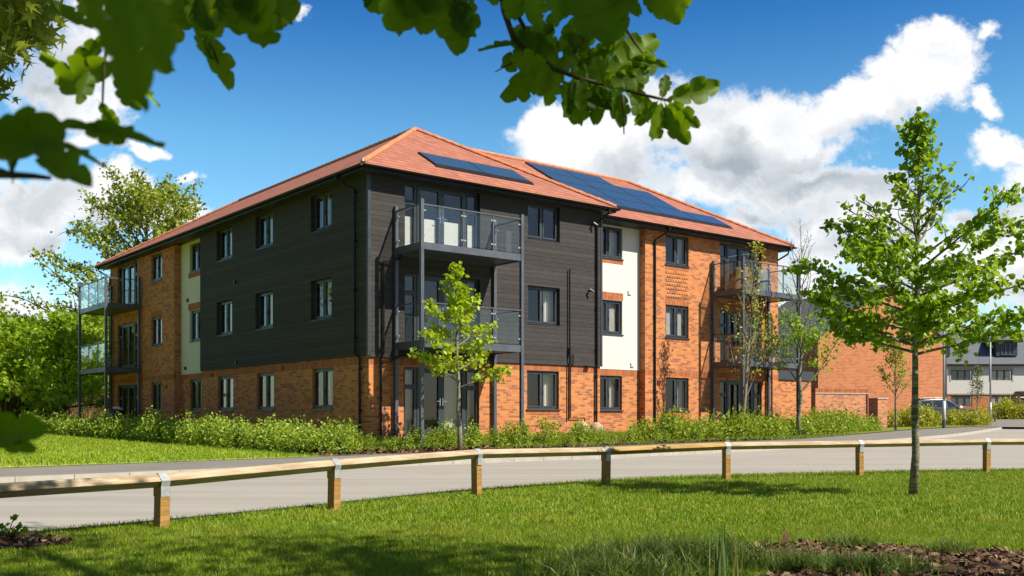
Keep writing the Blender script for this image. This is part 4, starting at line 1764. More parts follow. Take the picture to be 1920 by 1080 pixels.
# ---------------------------------------------------------------- lamp posts
def lamp(px, Y, h, rz, lab, arm=.7):
    p = at(px, 785, Y)
    z0 = float(hgt(p.x, Y)) + .1
    e = empty('street_lamp', (p.x, Y, z0), rz)
    tag(e, lab, 'street lamp', 'pale street lamps at the right')
    mb = MB()
    mb.tube([(0, 0, 0), (0, 0, 1.5)], .095, 12)
    mb.tube([(0, 0, 1.5), (0, 0, h)], [.07, .05], 12)
    mb.build('column', M['lampgrey'], e, smooth=True)
    mb = MB()
    mb.tube([(0, 0, 0), (0, 0, .45)], .10, 12)
    mb.build('base_sleeve', M['steel'], e)
    mb = MB()
    mb.tube([(0, 0, h - .02), (0, 0, h + .1), (.25, 0, h + .16), (arm * .6, 0, h + .18)], .03, 8)
    mb.build('arm', M['steel'], e)
    mb = MB()
    mb.prism([(-.12, 0), (.12, 0), (.14, .05), (.06, .1), (-.06, .1), (-.14, .05)], 0, arm * .5, arm * .5 + .6)
    o = mb.build('lantern', M['steel'], e)
    o.location = (0, 0, h + .12)
    return e


M['lampgrey'] = plain('lamp_column_paint', (.50, .53, .56), .4, var=.08)
lamp(1770, 55.5, 6.4, R(100), 'thick pale lamp column rising from the verge by the parked car')
lamp(1857, 79, 6.2, R(20), 'thin pale lamp column farther off before the cream houses')

# small bollard beside the far lamp
bp = at(1865.5, 785, 77)
mb = MB()
mb.tube([(0, 0, 0), (0, 0, 1.0), (0, 0, 1.08)], [.07, .07, .03], 10)
o = mb.build('bollard', M['steel'])
o.location = (bp.x, 77, float(hgt(0, 77)) + .1)
tag(o, 'short grey bollard just right of the far lamp column', 'bollard')

# ---------------------------------------------------------------- knee rail fence
posts = [(303, 888, 988), (626, 861, 954), (894, 842, 926), (1136, 838, 907), (1362, 829, 898), (1612, 825.5, 891), (1850, 822, 884)]
K = empty('knee_rail_fence', (0, 12, 0))
tag(K, 'low timber knee rail with galvanised straps running along the near side of the road', 'fence')
pp = []
for (px, yt, yb) in posts:
    Y = FPX * 1.0 / (yb - HOR)
    X = (px - 960) / FPX * Y
    ht = 1.0 + (HOR - yt) / FPX * Y
    pp.append((X, Y, min(ht, .66)))
# continue outside the frame
pp = [(pp[0][0] - 1.75, pp[0][1] - 2.2, .47)] + pp + [(pp[-1][0] + 2.9, pp[-1][1] + .7, .62), (pp[-1][0] + 5.8, pp[-1][1] + 1.1, .62)]
K.location = (0, 0, 0)
rsk = random.Random(5)
for i, (X, Y, h) in enumerate(pp):
    a = Vector(pp[max(0, i - 1)])
    c = Vector(pp[min(len(pp) - 1, i + 1)])
    d = (c - a)
    ang = math.atan2(d.y, d.x)
    mb = MB()
    mb.box(-.052, .052, -.052, .052, -.4, h - .12)
    mb.prism([(-.052, h - .12), (.052, h - .12), (.0, h - .07)], 0, -.052, .052)
    mb.build('post', M['post_wood'], K, loc=(X, Y, 0), rot=(R(rsk.uniform(-1, 1)), R(rsk.uniform(-1, 1)), ang), bevel=.006)
    # rail to the next post: square timber laid corner-up
    if i < len(pp) - 1:
        X2, Y2, h2 = pp[i + 1]
        p, q = Vector((X, Y, h)), Vector((X2, Y2, h2))
        L = (q - p).length
        mb = MB()
        s_ = .066
        # diamond section with the corner planed
        sec = [(0, -.128), (s_, -.065), (.010, -.003), (-.010, -.003), (-s_, -.065)]
        vs = [(.004, y, z) for y, z in sec] + [(L - .004, y, z) for y, z in sec]
        nn = len(sec)
        fs = [tuple(range(nn)), tuple(range(2 * nn - 1, nn - 1, -1))] + [(j, j + nn, (j + 1) % nn + nn, (j + 1) % nn) for j in range(nn)]
        # more rings so the timber can waver slightly
        mb.add(vs, fs)
        dd = (q - p)
        yaw = math.atan2(dd.y, dd.x)
        pit = -math.atan2(dd.z, math.hypot(dd.x, dd.y))
        mb.build('rail', M['rail_wood_yellow'] if i == 4 else M['rail_wood'], K, loc=p, rot=(0, pit, yaw), bevel=.005)
    mb = MB()
    w = .046
    # strap folded over the rail and down the post
    pts = [(-.0565, h - .21), (-.0565, h - .115), (-.071, h - .065), (-.010, h + .003), (.010, h + .003), (.071, h - .065), (.0565, h - .115), (.0565, h - .21)]
    for (y1, z1), (y2, z2) in zip(pts[:-1], pts[1:]):
        dv = Vector((0, y2 - y1, z2 - z1)).normalized()
        nr = Vector((0, -dv.z, dv.y)) * .003
        A_, B_ = Vector((0, y1, z1)), Vector((0, y2, z2))
        vs = [Vector((x, 0, 0)) + P_ + s__ * nr for x in (-w, w) for P_ in (A_, B_) for s__ in (-1, 1)]
        mb.add(vs, [(0, 1, 3, 2), (4, 6, 7, 5), (0, 4, 5, 1), (2, 3, 7, 6), (0, 2, 6, 4), (1, 5, 7, 3)])
    mb.build('strap', M['galv'], K, loc=(X, Y, 0), rot=(0, 0, ang))

# ---------------------------------------------------------------- back-left close-board fence
f0, f1 = at(-60, 785, 50), at(215, 785, 56)
FE = empty('board_fence', (0, 0, 0))
tag(FE, 'dark brown vertical board fence under the trees at the far left', 'fence')
mb = MB()
d = Vector((f1.x - f0.x, f1.y - f0.y, 0))
L = d.length
d.normalize()
yaw = math.atan2(d.y, d.x)
k = 0.0
rs_ = random.Random(2)
while k < L:
    j = .0 if int(k / .16) % 2 else .05
    mb.box(k, k + .10, j, j + .02, .15, 2.12 + rs_.uniform(-.01, .01))
    k += .122
mb.box(0, L, .022, .048, .5, .6)
mb.box(0, L, .022, .048, 1.7, 1.8)
zf = float(hgt(0, 52))
mb.build('boards', M['fence_wood'], FE, loc=(f0.x, f0.y, zf - .25), rot=(0, 0, yaw))
for k in range(int(L / 2.4) + 1):
    mb = MB()
    mb.box(-.05, .05, .05, .15, 0, 2.1)
    p = f0 + d * (k * 2.4)
    mb.build('post', M['fence_wood'], FE, loc=(p.x, p.y, zf - .25), rot=(0, 0, yaw))


# ---------------------------------------------------------------- trees
def polyline(rs, start, direction, length, nseg, wander, lift):
    pts = [np.array(start, float)]
    d = norm(np.array(direction, float))
    for i in range(nseg):
        d = norm(d + rs.normal(size=3) * wander + np.array((0, 0, lift)))
        pts.append(pts[-1] + d * length / nseg)
    return np.array(pts), d


def interp(P, t_):
    q = t_ * (len(P) - 1)
    i = min(int(q), len(P) - 2)
    return P[i] + (P[i + 1] - P[i]) * (q - i), norm(P[i + 1] - P[i])


def leaves(name, P, tmpl, size, rs, mat, parent, upbias=.6, droop=.2, sv=.3):
    n = len(P)
    X, Y, Z = frames(rs, n, upbias, droop)
    s = size * (1 + rs.uniform(-sv, sv, n))
    V, F = scatter(tmpl[0], tmpl[1], P, X, Y, Z, s)
    return fastmesh(name, V, F, mat, parent)


def make_tree(name, loc, label, trunk_h, trunk_r, limb_fn, n_limbs, leaf_fn, tmpl, size, mats, seed, lean=(0, 0), group=None,
              bole=.3, sub=5, twig=.35, cat='tree', wander=.12, clump=.10, per=9, trunk_top=.9, skip=0.0, upbias=.6, rz=0.0, pw=1.0):
    """limb_fn(f) -> (length, elevation degrees, lift); leaf_fn(f) -> density 0..1 along a limb"""
    rs = np.random.RandomState(seed)
    e = empty(name, loc, rz)
    tag(e, label, cat, group)
    wood = MB()
    tp = [np.array((0, 0, -.1))]
    n = 9
    for i in range(1, n + 1):
        f = i / n
        tp.append(np.array((lean[0] * f + rs.normal() * trunk_r * .35, lean[1] * f + rs.normal() * trunk_r * .35, trunk_h * f)))
    tp = np.array(tp)
    rad = [trunk_r * (1.25 if i == 0 else 1) * (1 - trunk_top * (i / n) ** 1.15) + .004 for i in range(n + 1)]
    wood.tube(tp, rad, 12)
    LP = []
    for k in range(n_limbs):
        f = ((k + rs.uniform(.1, .9)) / n_limbs) ** pw
        hf = bole + (1 - bole) * f
        st, td = interp(tp, hf)
        az = k * 2.39996 + rs.uniform(-.35, .35)
        ln, el, lift = limb_fn(f)
        ln *= rs.uniform(.82, 1.15)
        dr = np.array((math.cos(az) * math.cos(R(el)), math.sin(az) * math.cos(R(el)), math.sin(R(el))))
        lp, ld = polyline(rs, st, dr, ln, 7, wander * .6, lift)
        r0 = max(.006, trunk_r * .42 * (1 - .75 * hf) + .004)
        wood.tube(lp, [r0 * (1 - .8 * i / 7) + .003 for i in range(8)], 7, cap=False)
        for j in range(sub):
            tf = .25 + .75 * (j + rs.uniform(0, 1)) / sub
            s2, d2 = interp(lp, min(.999, tf))
            side = norm(np.cross(d2, (0, 0, 1))) * (1 if j % 2 else -1)
            dd = norm(d2 * .75 + side * rs.uniform(.5, 1.0) + rs.normal(size=3) * .25)
            tl = ln * twig * rs.uniform(.6, 1.2) * (1.15 - .55 * tf)
            sp, _ = polyline(rs, s2, dd, tl, 4, .2, .03)
            wood.tube(sp, [r0 * .4 * (1 - .7 * i / 4) + .002 for i in range(5)], 5, cap=False)
            if rs.uniform() < skip:
                continue
            dens = leaf_fn(hf, tf)
            m_ = rs.poisson(per * dens * 4)
            for q in range(m_ // 4):
                c, _ = interp(sp, rs.uniform(.15, 1.0))
                LP.append(c + rs.normal(size=(4, 3)) * clump * (1, 1, .7))
        m_ = int(per * leaf_fn(hf, 1) * 1.3)
        if rs.uniform() >= skip:
            for q in range(m_):
                c, _ = interp(lp, rs.uniform(.35, 1.0))
                LP.append(c + rs.normal(size=(3, 3)) * clump)
    LP = np.vstack(LP)
    wood.build('trunk', mats[0], e, smooth=True)
    leaves('crown', LP, tmpl, size, rs, mats[1], e, upbias)
    return e


def zat(x, y, extra=.1):
    return float(hgt(x, y)) + extra


# lime tree in the foreground lawn
def lf_main(f):
    return (float(np.interp(f, (0, .15, .35, .55, .75, .9, 1), (1.36, 1.56, 1.38, .70, .32, .24, .16))), float(np.interp(f, (0, .3, .6, 1), (10, 26, 36, 50))), .03)


make_tree('lime_tree', ((1711 - 960) / FPX * 13.42, 13.42, 0), 'slim lime tree with broad green crown standing on the near lawn', 4.85, .048, lf_main, 50,
          lambda h, t_: .56 + .6 * t_ if h < .62 else (.17 if h < .9 else .26), LEAF_R, .070, (M['bark'], M['leaf_lime']), 11, lean=(.10, 0), bole=.38, sub=8, twig=.34, per=8.5, clump=.05, pw=1.35)
# bright young tree in front of the near balcony
tx0 = at(862, 785, 27.3)
make_tree('young_maple', (tx0.x, 27.3, .12), 'bright yellow-green young tree growing in front of the near balcony', 4.95, .062,
          lambda f: (float(np.interp(f, (0, .2, .5, .8, 1), (1.35, 1.4, .9, .35, .12))), 12 + 38 * f, .04), 24, lambda h, t_: .9 if h < .78 else .4, LEAF_R, .10, (M['bark_pale'], M['leaf_bright']), 23,
          lean=(-.1, 0), bole=.34, sub=6, per=5.2, clump=.075, upbias=.9)
# thin sparse tree near the right balcony
tx0 = at(1390, 785, 36.4)
make_tree('sparse_tree', (tx0.x, 36.4, .15), 'thin upright tree with sparse small leaves before the right balcony', 6.95, .066,
          lambda f: (1.9 * (1 - f) + .35, 62 + 12 * f, .03), 26, lambda h, t_: .75, LEAF_Q, .10, (M['bark_pale'], M['leaf_yellow']), 31, lean=(.55, 0), bole=.22, sub=5, per=1.7, clump=.12, twig=.25)
tx0 = at(1498, 785, 38.9)
make_tree('twiggy_tree', (tx0.x, 38.9, .2), 'tree with bare upper twigs and a green lower crown right of the block', 7.3, .085,
          lambda f: (2.3 * (1 - f * .6) + .25, 46 + 20 * f, .07), 26, lambda h, t_: (2.0 if t_ < .8 else .9) if h < .47 else (.10 if h < .7 else .0), LEAF_Q, .14, (M['bark'], M['leaf_lime']), 44, lean=(.1, 0), bole=.24, sub=6, per=3.4, clump=.17, twig=.3)
tx0 = at(1679, 785, 50)
make_tree('sapling', (tx0.x, 50, .35), 'small sapling with thin foliage standing before the brick house', 4.4, .06,
          lambda f: (1.3 * (1 - f) + .2, 55, .03), 15, lambda h, t_: .9, LEAF_Q, .12, (M['bark'], M['leaf_olive']), 52, bole=.33, sub=4, per=4, clump=.12)
tx0 = at(1833, 785, 86)
make_tree('sapling', (tx0.x, 86, .8), 'pale feathery sapling standing against the cream houses', 4.6, .06,
          lambda f: (1.3 * (1 - f) + .2, 60, .03), 16, lambda h, t_: .8, LEAF_Q, .13, (M['bark_pale'], M['leaf_far']), 53, bole=.28, sub=4, per=3.2, clump=.14)

# tall tree behind the left end of the block and the green trees beside it
def lf_big(f):
    return (6.9 * (1 - f) ** .40 + .8, 12 + 38 * f, .03)


big = make_tree('tall_tree', (at(246, 785, 66).x, 66, .5), 'tall airy tree rising above the roof behind the left end of the block', 14.2, .30, lf_big, 60,
                lambda h, t_: .4 + .7 * t_, LEAF_Q, .25, (M['bark_dark'], M['leaf_olive']), 61, lean=(1.2, 0), bole=.16, sub=8, per=8.0, clump=.27, twig=.36)
specs = [(120, 50, 4.9, 2.8, 71, 'leaf_maple', 'bright green broad tree over the board fence at the left'),
         (215, 58, 5.6, 3.0, 72, 'leaf_maple', 'darker green tree seen between the far left balcony posts'),
         (20, 52, 4.6, 2.5, 73, 'leaf_maple', 'green tree at the left edge behind the large oak leaf'),
         (60, 66, 6.0, 3.3, 74, 'leaf_maple', 'rounded green tree in the second row left of the tall tree'),
         (165, 70, 6.6, 3.3, 75, 'leaf_olive', 'olive green tree in the second row beneath the tall tree'),
         (-40, 62, 8.0, 2.4, 76, 'leaf_olive', 'pale thin tree cut by the left edge of the picture')]
for (px, Y, h_, cr, sd, lm, lab) in specs:
    p = at(px, 785, Y)
    make_tree('green_tree', (p.x, Y, zat(p.x, Y, 0)), lab, h_, .15, lambda f, cr=cr: (cr * (1 - f) ** .5 + .5, 8 + 55 * f, .03), 26,
              lambda h, t_: .7 + .3 * t_, LEAF_P, .27, (M['bark_dark'], M[lm]), sd, bole=.24, sub=7, per=8, clump=.26, twig=.42, group='trees beyond the fence at the left')
rs9 = np.random.RandomState(404)
PW = np.column_stack([rs9.uniform(-95, -18, 26000), rs9.uniform(84, 96, 26000), np.abs(rs9.uniform(0, 1, 26000)) ** .8 * 6.5])
PW[:, 2] = .8 + PW[:, 2] * (.72 + .2 * np.sin(PW[:, 0] * .45) + .13 * np.sin(PW[:, 0] * 1.3 + 2))
X, Y, Z = frames(rs9, len(PW), .5)
V, F = scatter(LEAF_Q[0], LEAF_Q[1], PW, X, Y, Z, rs9.uniform(.5, .9, len(PW)))
tag(fastmesh('woodland', V, F, M['leaf_lime']), 'dark mass of woodland far behind the board fence', 'woodland', kind='stuff')
# neighbours outside the frame on the left, which the left windows mirror
for k, (X, Y, s_) in enumerate(((-30, 22, .9), (-34, 35, 1.0), (-27, 8, .85))):
    r0 = big.copy()
    C.objects.link(r0)
    r0.location = (X, Y, 0)
    r0.scale = (s_ * 1.1, s_ * 1.1, s_)
    r0.rotation_euler = (0, 0, 1.3 * k + .5)
    r0['label'] = ('tall tree left of the road beside the camera', 'tall tree left of the road facing the block', 'nearest tall tree left of the road')[k]
    for ch in big.children:
        c = ch.copy()
        C.objects.link(c)
        c.parent = r0

# trees across the lawn behind the camera, mirrored in the right-hand windows
src = [o for o in C.objects if o.name.startswith('green_tree') and o.parent is None]
for k, (X, Y, s_) in enumerate(((-26, -14, 2.9), (-15, -22, 3.2), (-4, -27, 3.0), (8, -31, 3.3), (20, -31, 2.9), (31, -27, 3.1), (42, -17, 2.8), (54, -4, 2.9))):
    g_ = src[k % 3]
    r0 = g_.copy()
    C.objects.link(r0)
    r0.location = (X, Y, 0)
    r0.scale = (s_, s_, s_ * .95)
    r0.rotation_euler = (0, 0, 1.1 * k)
    r0['label'] = 'large green tree across the lawn behind the camera'
    r0['group'] = 'trees behind the camera'
    for ch in g_.children:
        c = ch.copy()
        C.objects.link(c)
        c.parent = r0

# ---------------------------------------------------------------- shrubs
def shrub_mesh(name, seed, mat, w=.5, h=.8, n=560, size=.075, sprigs=11):
    rs = np.random.RandomState(seed)
    P = []
    V0 = MB()
    for k in range(sprigs):
        az = rs.uniform(0, 2 * PI)
        rr = rs.uniform(0, w * .5)
        top = np.array((math.cos(az) * rr * 1.35, math.sin(az) * rr * 1.35, h * rs.uniform(.62, 1.12) * (1.05 - .35 * (rr / w))))
        base = np.array((math.cos(az) * rr * .35, math.sin(az) * rr * .35, 0))
        V0.tube([base, (base + top) / 2 + rs.normal(size=3) * .03, top], [.008, .006, .003], 4, cap=False)
        m_ = n // sprigs
        t_ = rs.uniform(.08, 1.02, m_) ** .8
        P.append(base + (top - base) * t_[:, None] + rs.normal(size=(m_, 3)) * ((.09 + .06 * (1 - t_)) * w / .5)[:, None])
    P = np.vstack(P)
    P[:, 2] = np.abs(P[:, 2]) + .02
    X, Y, Z = frames(rs, len(P), .5, -.3)
    s = size * rs.uniform(.6, 1.25, len(P))
    V, F = scatter(LEAF_Q[0], LEAF_Q[1], P, X, Y, Z, s)
    nv = len(V)
    V = np.vstack([V, np.array([tuple(p) for p in V0.v])])
    F2 = np.array(V0.f) + nv
    mi = np.concatenate([np.zeros(len(F), int), np.ones(len(F2), int)])
    o = fastmesh(name, V, np.vstack([F, F2]), [mat, M['bark_dark']], None, mi=mi)
    return o


def shrub_row(spots, protos, label, group, name='shrub', cat='shrub'):
    rs = random.Random(len(spots) * 7)
    for k, (x, y, z, s) in enumerate(spots):
        pr = protos[k % len(protos)]
        o = pr if not pr.get('used') else pr.copy()
        if not pr.get('used'):
            pr['used'] = 1
        else:
            C.objects.link(o)
            if 'used' in o:
                del o['used']
        o.name = name
        o.location = (x, y, z)
        o.rotation_euler = (0, 0, rs.uniform(0, 6.28))
        o.scale = (s * rs.uniform(.95, 1.2), s * rs.uniform(.95, 1.2), s * rs.uniform(.8, 1.2))
        tag(o, label, cat, group)
    for pr in protos:
        if 'used' in pr:
            del pr['used']


rr = random.Random(9)
# hedge along the left-hand front
ph = [shrub_mesh('hedge_shrub', 100 + i, M['leaf_hedge'], .58, .64, 560, .08, 15) for i in range(4)]
sp = []
v = -2.6
while v < 24.5:
    for row_ in range(2):
        u_ = -2.35 - row_ * .62 + rr.uniform(-.12, .12) - .02 * v
        p = bpt(u_, v + rr.uniform(-.15, .15) + row_ * .2)
        sp.append((p.x, p.y, float(hgt(p.x, p.y)) + .1 + float(bank(p.x, p.y)), rr.uniform(.85, 1.12)))
    v += .60
shrub_row(sp, ph, 'pale green leafy shrub in the dense hedge along the left front of the block', 'hedge shrubs along the left front', 'hedge_shrub')
# looser planting along the right-hand front
pf = [shrub_mesh('shrub', 120 + i, (M['leaf_dark'], M['leaf_hedge'], M['leaf_dark'])[i % 3], .55, .85, 520, .09, 10) for i in range(5)]
sp = []
u = -2.6
while u < 12.0:
    for row_ in range(2):
        w_ = -2.35 + row_ * .8 + rr.uniform(-.25, .25)
        if u > 9.5:
            w_ += .3
        if row_ == 1 and rr.random() < .35:
            continue
        p = bpt(u + rr.uniform(-.25, .25), w_)
        sp.append((p.x, p.y, float(hgt(p.x, p.y)) + .1 + float(bank(p.x, p.y)) * .9, rr.uniform(.42, .85)))
    u += .66
shrub_row(sp, pf, 'green leafy shrub in the loose bed along the right front of the block', 'shrubs along the right front', 'bed_shrub')
pg = [shrub_mesh('shrub', 140 + i, M['leaf_dark'], .70, .62, 640, .09, 13) for i in range(3)]
sp = []
ee = edge2[edge2[:, 0] > 5.2]
ee = ee[ee[:, 0] < 19.0]
q_ = 0.0
ln_ = np.concatenate([[0], np.cumsum(np.linalg.norm(np.diff(ee, axis=0), axis=1))])
while q_ < ln_[-1]:
    for k in range(2):
        o_ = .75 + k * .95 + rr.uniform(-.15, .15)
        x_ = float(np.interp(q_ + k * .3, ln_, ee[:, 0])) - .77 * o_
        y_ = float(np.interp(q_ + k * .3, ln_, ee[:, 1])) + .63 * o_
        sp.append((x_, y_, zat(x_, y_, .11) + float(bank(x_, y_)) * .9, rr.uniform(.75, 1.2)))
    q_ += .78
shrub_row(sp, pg, 'full green shrub in the bed before the right balcony and garden wall', 'shrubs before the garden wall', 'border_shrub')
py = [shrub_mesh('shrub', 160 + i, M['leaf_yellow'], .9, .95, 600, .12, 12) for i in range(2)]
sp = []
for k, px in enumerate((1672, 1690, 1705, 1722, 1738, 1752, 1782, 1796, 1812, 1826, 1838, 1848)):
    Y = 57.5 + (k % 3) * .5 + (4 if px > 1775 else 0)
    p = at(px, 785, Y)
    sp.append((p.x, Y, zat(p.x, Y, .1), rr.uniform(.75, 1.1)))
shrub_row(sp, py, 'yellow-green shrub beside the parked car', 'yellow shrubs beside the parked car', 'yellow_shrub')
sp = []
pz = [shrub_mesh('shrub', 170, M['leaf_yellow'], 1.0, 1.5, 500, .18, 12)]
for k, px in enumerate((1869, 1878, 1886, 1893, 1901, 1909, 1918, 1927)):
    p = at(px, 785, 90)
    sp.append((p.x, 90 + (k % 2), zat(p.x, 90, .1), rr.uniform(.8, 1.05)))
shrub_row(sp, pz, 'clipped yellow-green shrub in front of the cream houses', 'shrubs in front of the cream houses', 'garden_shrub')

# verge lawn right of the border
va = edge2[(edge2[:, 0] > 13.5) & (edge2[:, 0] < 30)]
vb = va + np.array((-1.0, 1.7)) * np.linspace(.6, 1.6, len(va))[:, None]
ruled('verge', va, vb, .135, M['turf'], 6)

# pale boulders by the wall pipe
for k, (u_, w_, s_) in enumerate(((7.25, -1.0, 1.0), (8.0, -.95, .9))):
    rs = np.random.RandomState(k + 3)
    mb = MB()
    prof_ = [(.26, -.05), (.30, .1), (.28, .28), (.20, .42), (.07, .50)]
    mb.tube([(rs.normal() * .01, rs.normal() * .01, z) for r_, z in prof_], [r_ * rs.uniform(.93, 1.07) for r_, z in prof_], 12)
    o = mb.build('boulder', M['boulder'], smooth=True)
    p = bpt(u_, w_)
    o.location = (p.x, p.y, .38)
    o.scale = (s_, s_ * .85, s_ * 1.1)
    tag(o, ('rounded tan boulder at the wall left of the bent pipe', 'rounded tan boulder at the wall under the bent pipe')[k], 'boulder')

# ---------------------------------------------------------------- grass
BLADE = (np.array([(-.5, 0, 0), (.5, 0, 0), (.42, 0, .5), (-.42, 0, .5), (.10, 0, 1.0), (-.10, 0, 1.0)]), np.array([(0, 1, 2, 3), (3, 2, 4, 5)]))


def blades(name, XY, hmin, hmax, wid, seed, mat, zoff=0.0, lean=.45, z0=None):
    rs = np.random.RandomState(seed)
    n = len(XY)
    az = rs.uniform(0, 2 * PI, n)
    h = rs.uniform(hmin, hmax, n)
    ln = np.abs(rs.normal(size=n)) * lean
    az2 = rs.uniform(0, 2 * PI, n)
    cx, sx = np.cos(az), np.sin(az)
    tv = BLADE[0]
    z = tv[:, 2]
    base = np.column_stack([XY, hgt(XY[:, 0], XY[:, 1]) + zoff if z0 is None else z0])
    V = np.zeros((n, 6, 3))
    W_ = wid * rs.uniform(.7, 1.3, n)
    V[:, :, 0] = base[:, 0, None] + tv[None, :, 0] * (W_ * cx)[:, None] + (z[None, :] ** 1.7) * (h * ln * np.cos(az2))[:, None]
    V[:, :, 1] = base[:, 1, None] + tv[None, :, 0] * (W_ * sx)[:, None] + (z[None, :] ** 1.7) * (h * ln * np.sin(az2))[:, None]
    V[:, :, 2] = base[:, 2, None] + z[None, :] * h[:, None]
    F = BLADE[1][None] + (np.arange(n) * 6)[:, None, None]
    return fastmesh(name, V.reshape(-1, 3), F.reshape(-1, 4), mat)


def right_of(L, P):
    """signed distance sample test: is P on the camera side of polyline L"""
    d = ((P[:, None, :] - L[None, :, :]) ** 2).sum(-1)
    i = np.clip(d.argmin(1), 0, len(L) - 2)
    T = L[i + 1] - L[i]
    D = P - L[i]
    ln = np.linalg.norm(T, axis=1)
    return (T[:, 0] * D[:, 1] - T[:, 1] * D[:, 0]) / ln


def bed_right(P):
    """bottom-right mulch bed, wavy edge"""
    e = 8.15 - .28 * (P[:, 0] - 1.9) + .12 * np.sin(P[:, 0] * 3.1) + .07 * np.sin(P[:, 0] * 7.3 + 1)
    left = 1.95 + .25 * np.sin(P[:, 1] * 4) + (8 - P[:, 1]) * -.25
    return (P[:, 1] < e) & (P[:, 0] > left)


def bed_left(P):
    return (P[:, 0] + 5.0) ** 2 / 1.45 ** 2 + (P[:, 1] - 8.15) ** 2 / .62 ** 2 < 1


rs = np.random.RandomState(77)


def sample(n, y0, y1, pad=.6, power=1.0):
    Y = y0 + (y1 - y0) * rs.uniform(0, 1, n) ** power
    X = rs.uniform(-1, 1, n) * (.52 * Y + pad)
    return np.column_stack([X, Y])


P = sample(330000, 5.9, 9.6)
P = P[(right_of(near_edge, P) < -.0) & ~bed_right(P) & ~bed_left(P)]
tag(blades('grass', P, .02, .06, .0055, 1, M['blade'], zoff=-.03), 'lush mown grass blades covering the near lawn', 'grass', kind='stuff')
P = sample(320000, 9.6, 20.8)
P = P[right_of(near_edge, P) < -.0]
tag(blades('grass', P, .02, .06, .010, 2, M['blade'], zoff=-.03), 'sunlit mown grass along the knee rail on the near lawn', 'grass', kind='stuff')
# taller fringe of grass at the lawn edge
idx = rs.randint(12, 70, 9000)
fr_ = near_edge[idx] + (near_edge[idx + 1] - near_edge[idx]) * rs.uniform(0, 1, (9000, 1)) + rs.normal(size=(9000, 2)) * .03 + (0.03, -.05)
tag(blades('edge_grass', fr_, .03, .075, .007, 3, M['blade'], lean=.6, zoff=-.02), 'ragged grass fringe along the road edge', 'grass', kind='stuff')
# far lawn left
P = np.column_stack([rs.uniform(-24, -2, 110000), rs.uniform(15, 44, 110000)])
uu = (P - BP) @ BU
P = P[(right_of(edge2, P) > .0) & (uu < -2.2)]
tag(blades('grass', P, .03, .09, .02, 4, M['blade'], zoff=.1, z0=hgt(P[:, 0], P[:, 1]) + .105 + bank(P[:, 0], P[:, 1])), 'mown grass of the lawn left of the hedge', 'grass', kind='stuff')
# weeds and grass between the shrubs
P = []
for k in range(9000):
    i_ = rr.randrange(40, 62)
    e_ = edge2[i_] + (edge2[i_ + 1] - edge2[i_]) * rr.random() + np.array((-.77, .63)) * abs(rr.gauss(0, .9))
    P.append(Vector((e_[0], e_[1], 0))[:2])
for k in range(26000):
    u_ = rr.uniform(-2.5, 16)
    P.append(bpt(u_, rr.uniform(-2.2, -.3) + (.8 if u_ > 9 else 0))[:2])
P = np.array(P)
tag(blades('bed_grass', P, .05, .17, .014, 5, M['blade'], z0=hgt(P[:, 0], P[:, 1]) + .1 + bank(P[:, 0], P[:, 1]) * .9, lean=.7), 'rough green grass growing between the bed shrubs', 'grass', kind='stuff')

# ---------------------------------------------------------------- near mulch beds
def bed_sheet(name, X0, X1, Y0, Y1, test, n=80):
    xs_ = np.linspace(X0, X1, n)
    ys_ = np.linspace(Y0, Y1, n)
    A, Bq = np.meshgrid(xs_, ys_, indexing='ij')
    Pq = np.column_stack([A.ravel(), Bq.ravel()])
    ins = test(Pq).reshape(n, n)
    rs2 = np.random.RandomState(4)
    Zq = -.018 + rs2.uniform(0, .012, (n, n))
    V = np.stack([A, Bq, Zq], -1).reshape(-1, 3)
    F = []
    for i_ in range(n - 1):
        for j_ in range(n - 1):
            if ins[i_, j_] and ins[i_ + 1, j_] and ins[i_, j_ + 1] and ins[i_ + 1, j_ + 1]:
                a_ = i_ * n + j_
                F.append((a_, a_ + n, a_ + n + 1, a_ + 1))
    return tag(fastmesh(name, V, np.array(F), M['mulch'], smooth=False), kind='structure')


bed_sheet('mulch_bed', .8, 6.5, 5.2, 9.0, bed_right)
bed_sheet('mulch_bed', -6.6, -3.4, 7.4, 8.9, bed_left)


def chips(name, P, seed, lab):
    rs2 = np.random.RandomState(seed)
    n = len(P)
    X, Y, Z = frames(rs2, n, 2.2, 0)
    tv = np.array([(-.16, -.5, 0), (.16, -.5, 0), (.2, .5, .03), (-.12, .5, .02), (0, 0, .1)])
    tf = np.array([(0, 1, 4, 4), (1, 2, 4, 4), (2, 3, 4, 4), (3, 0, 4, 4)])
    tf = np.array([(0, 1, 4), (1, 2, 4), (2, 3, 4), (3, 0, 4)])
    pos = np.column_stack([P, -.01 + rs2.uniform(0, .035, n)])
    s = .036 * rs2.lognormal(0, .45, n)
    V, F = scatter(tv, tf, pos, X, Y, Z, s)
    return tag(fastmesh(name, V, F, M['chips']), lab, 'wood chips', kind='stuff')


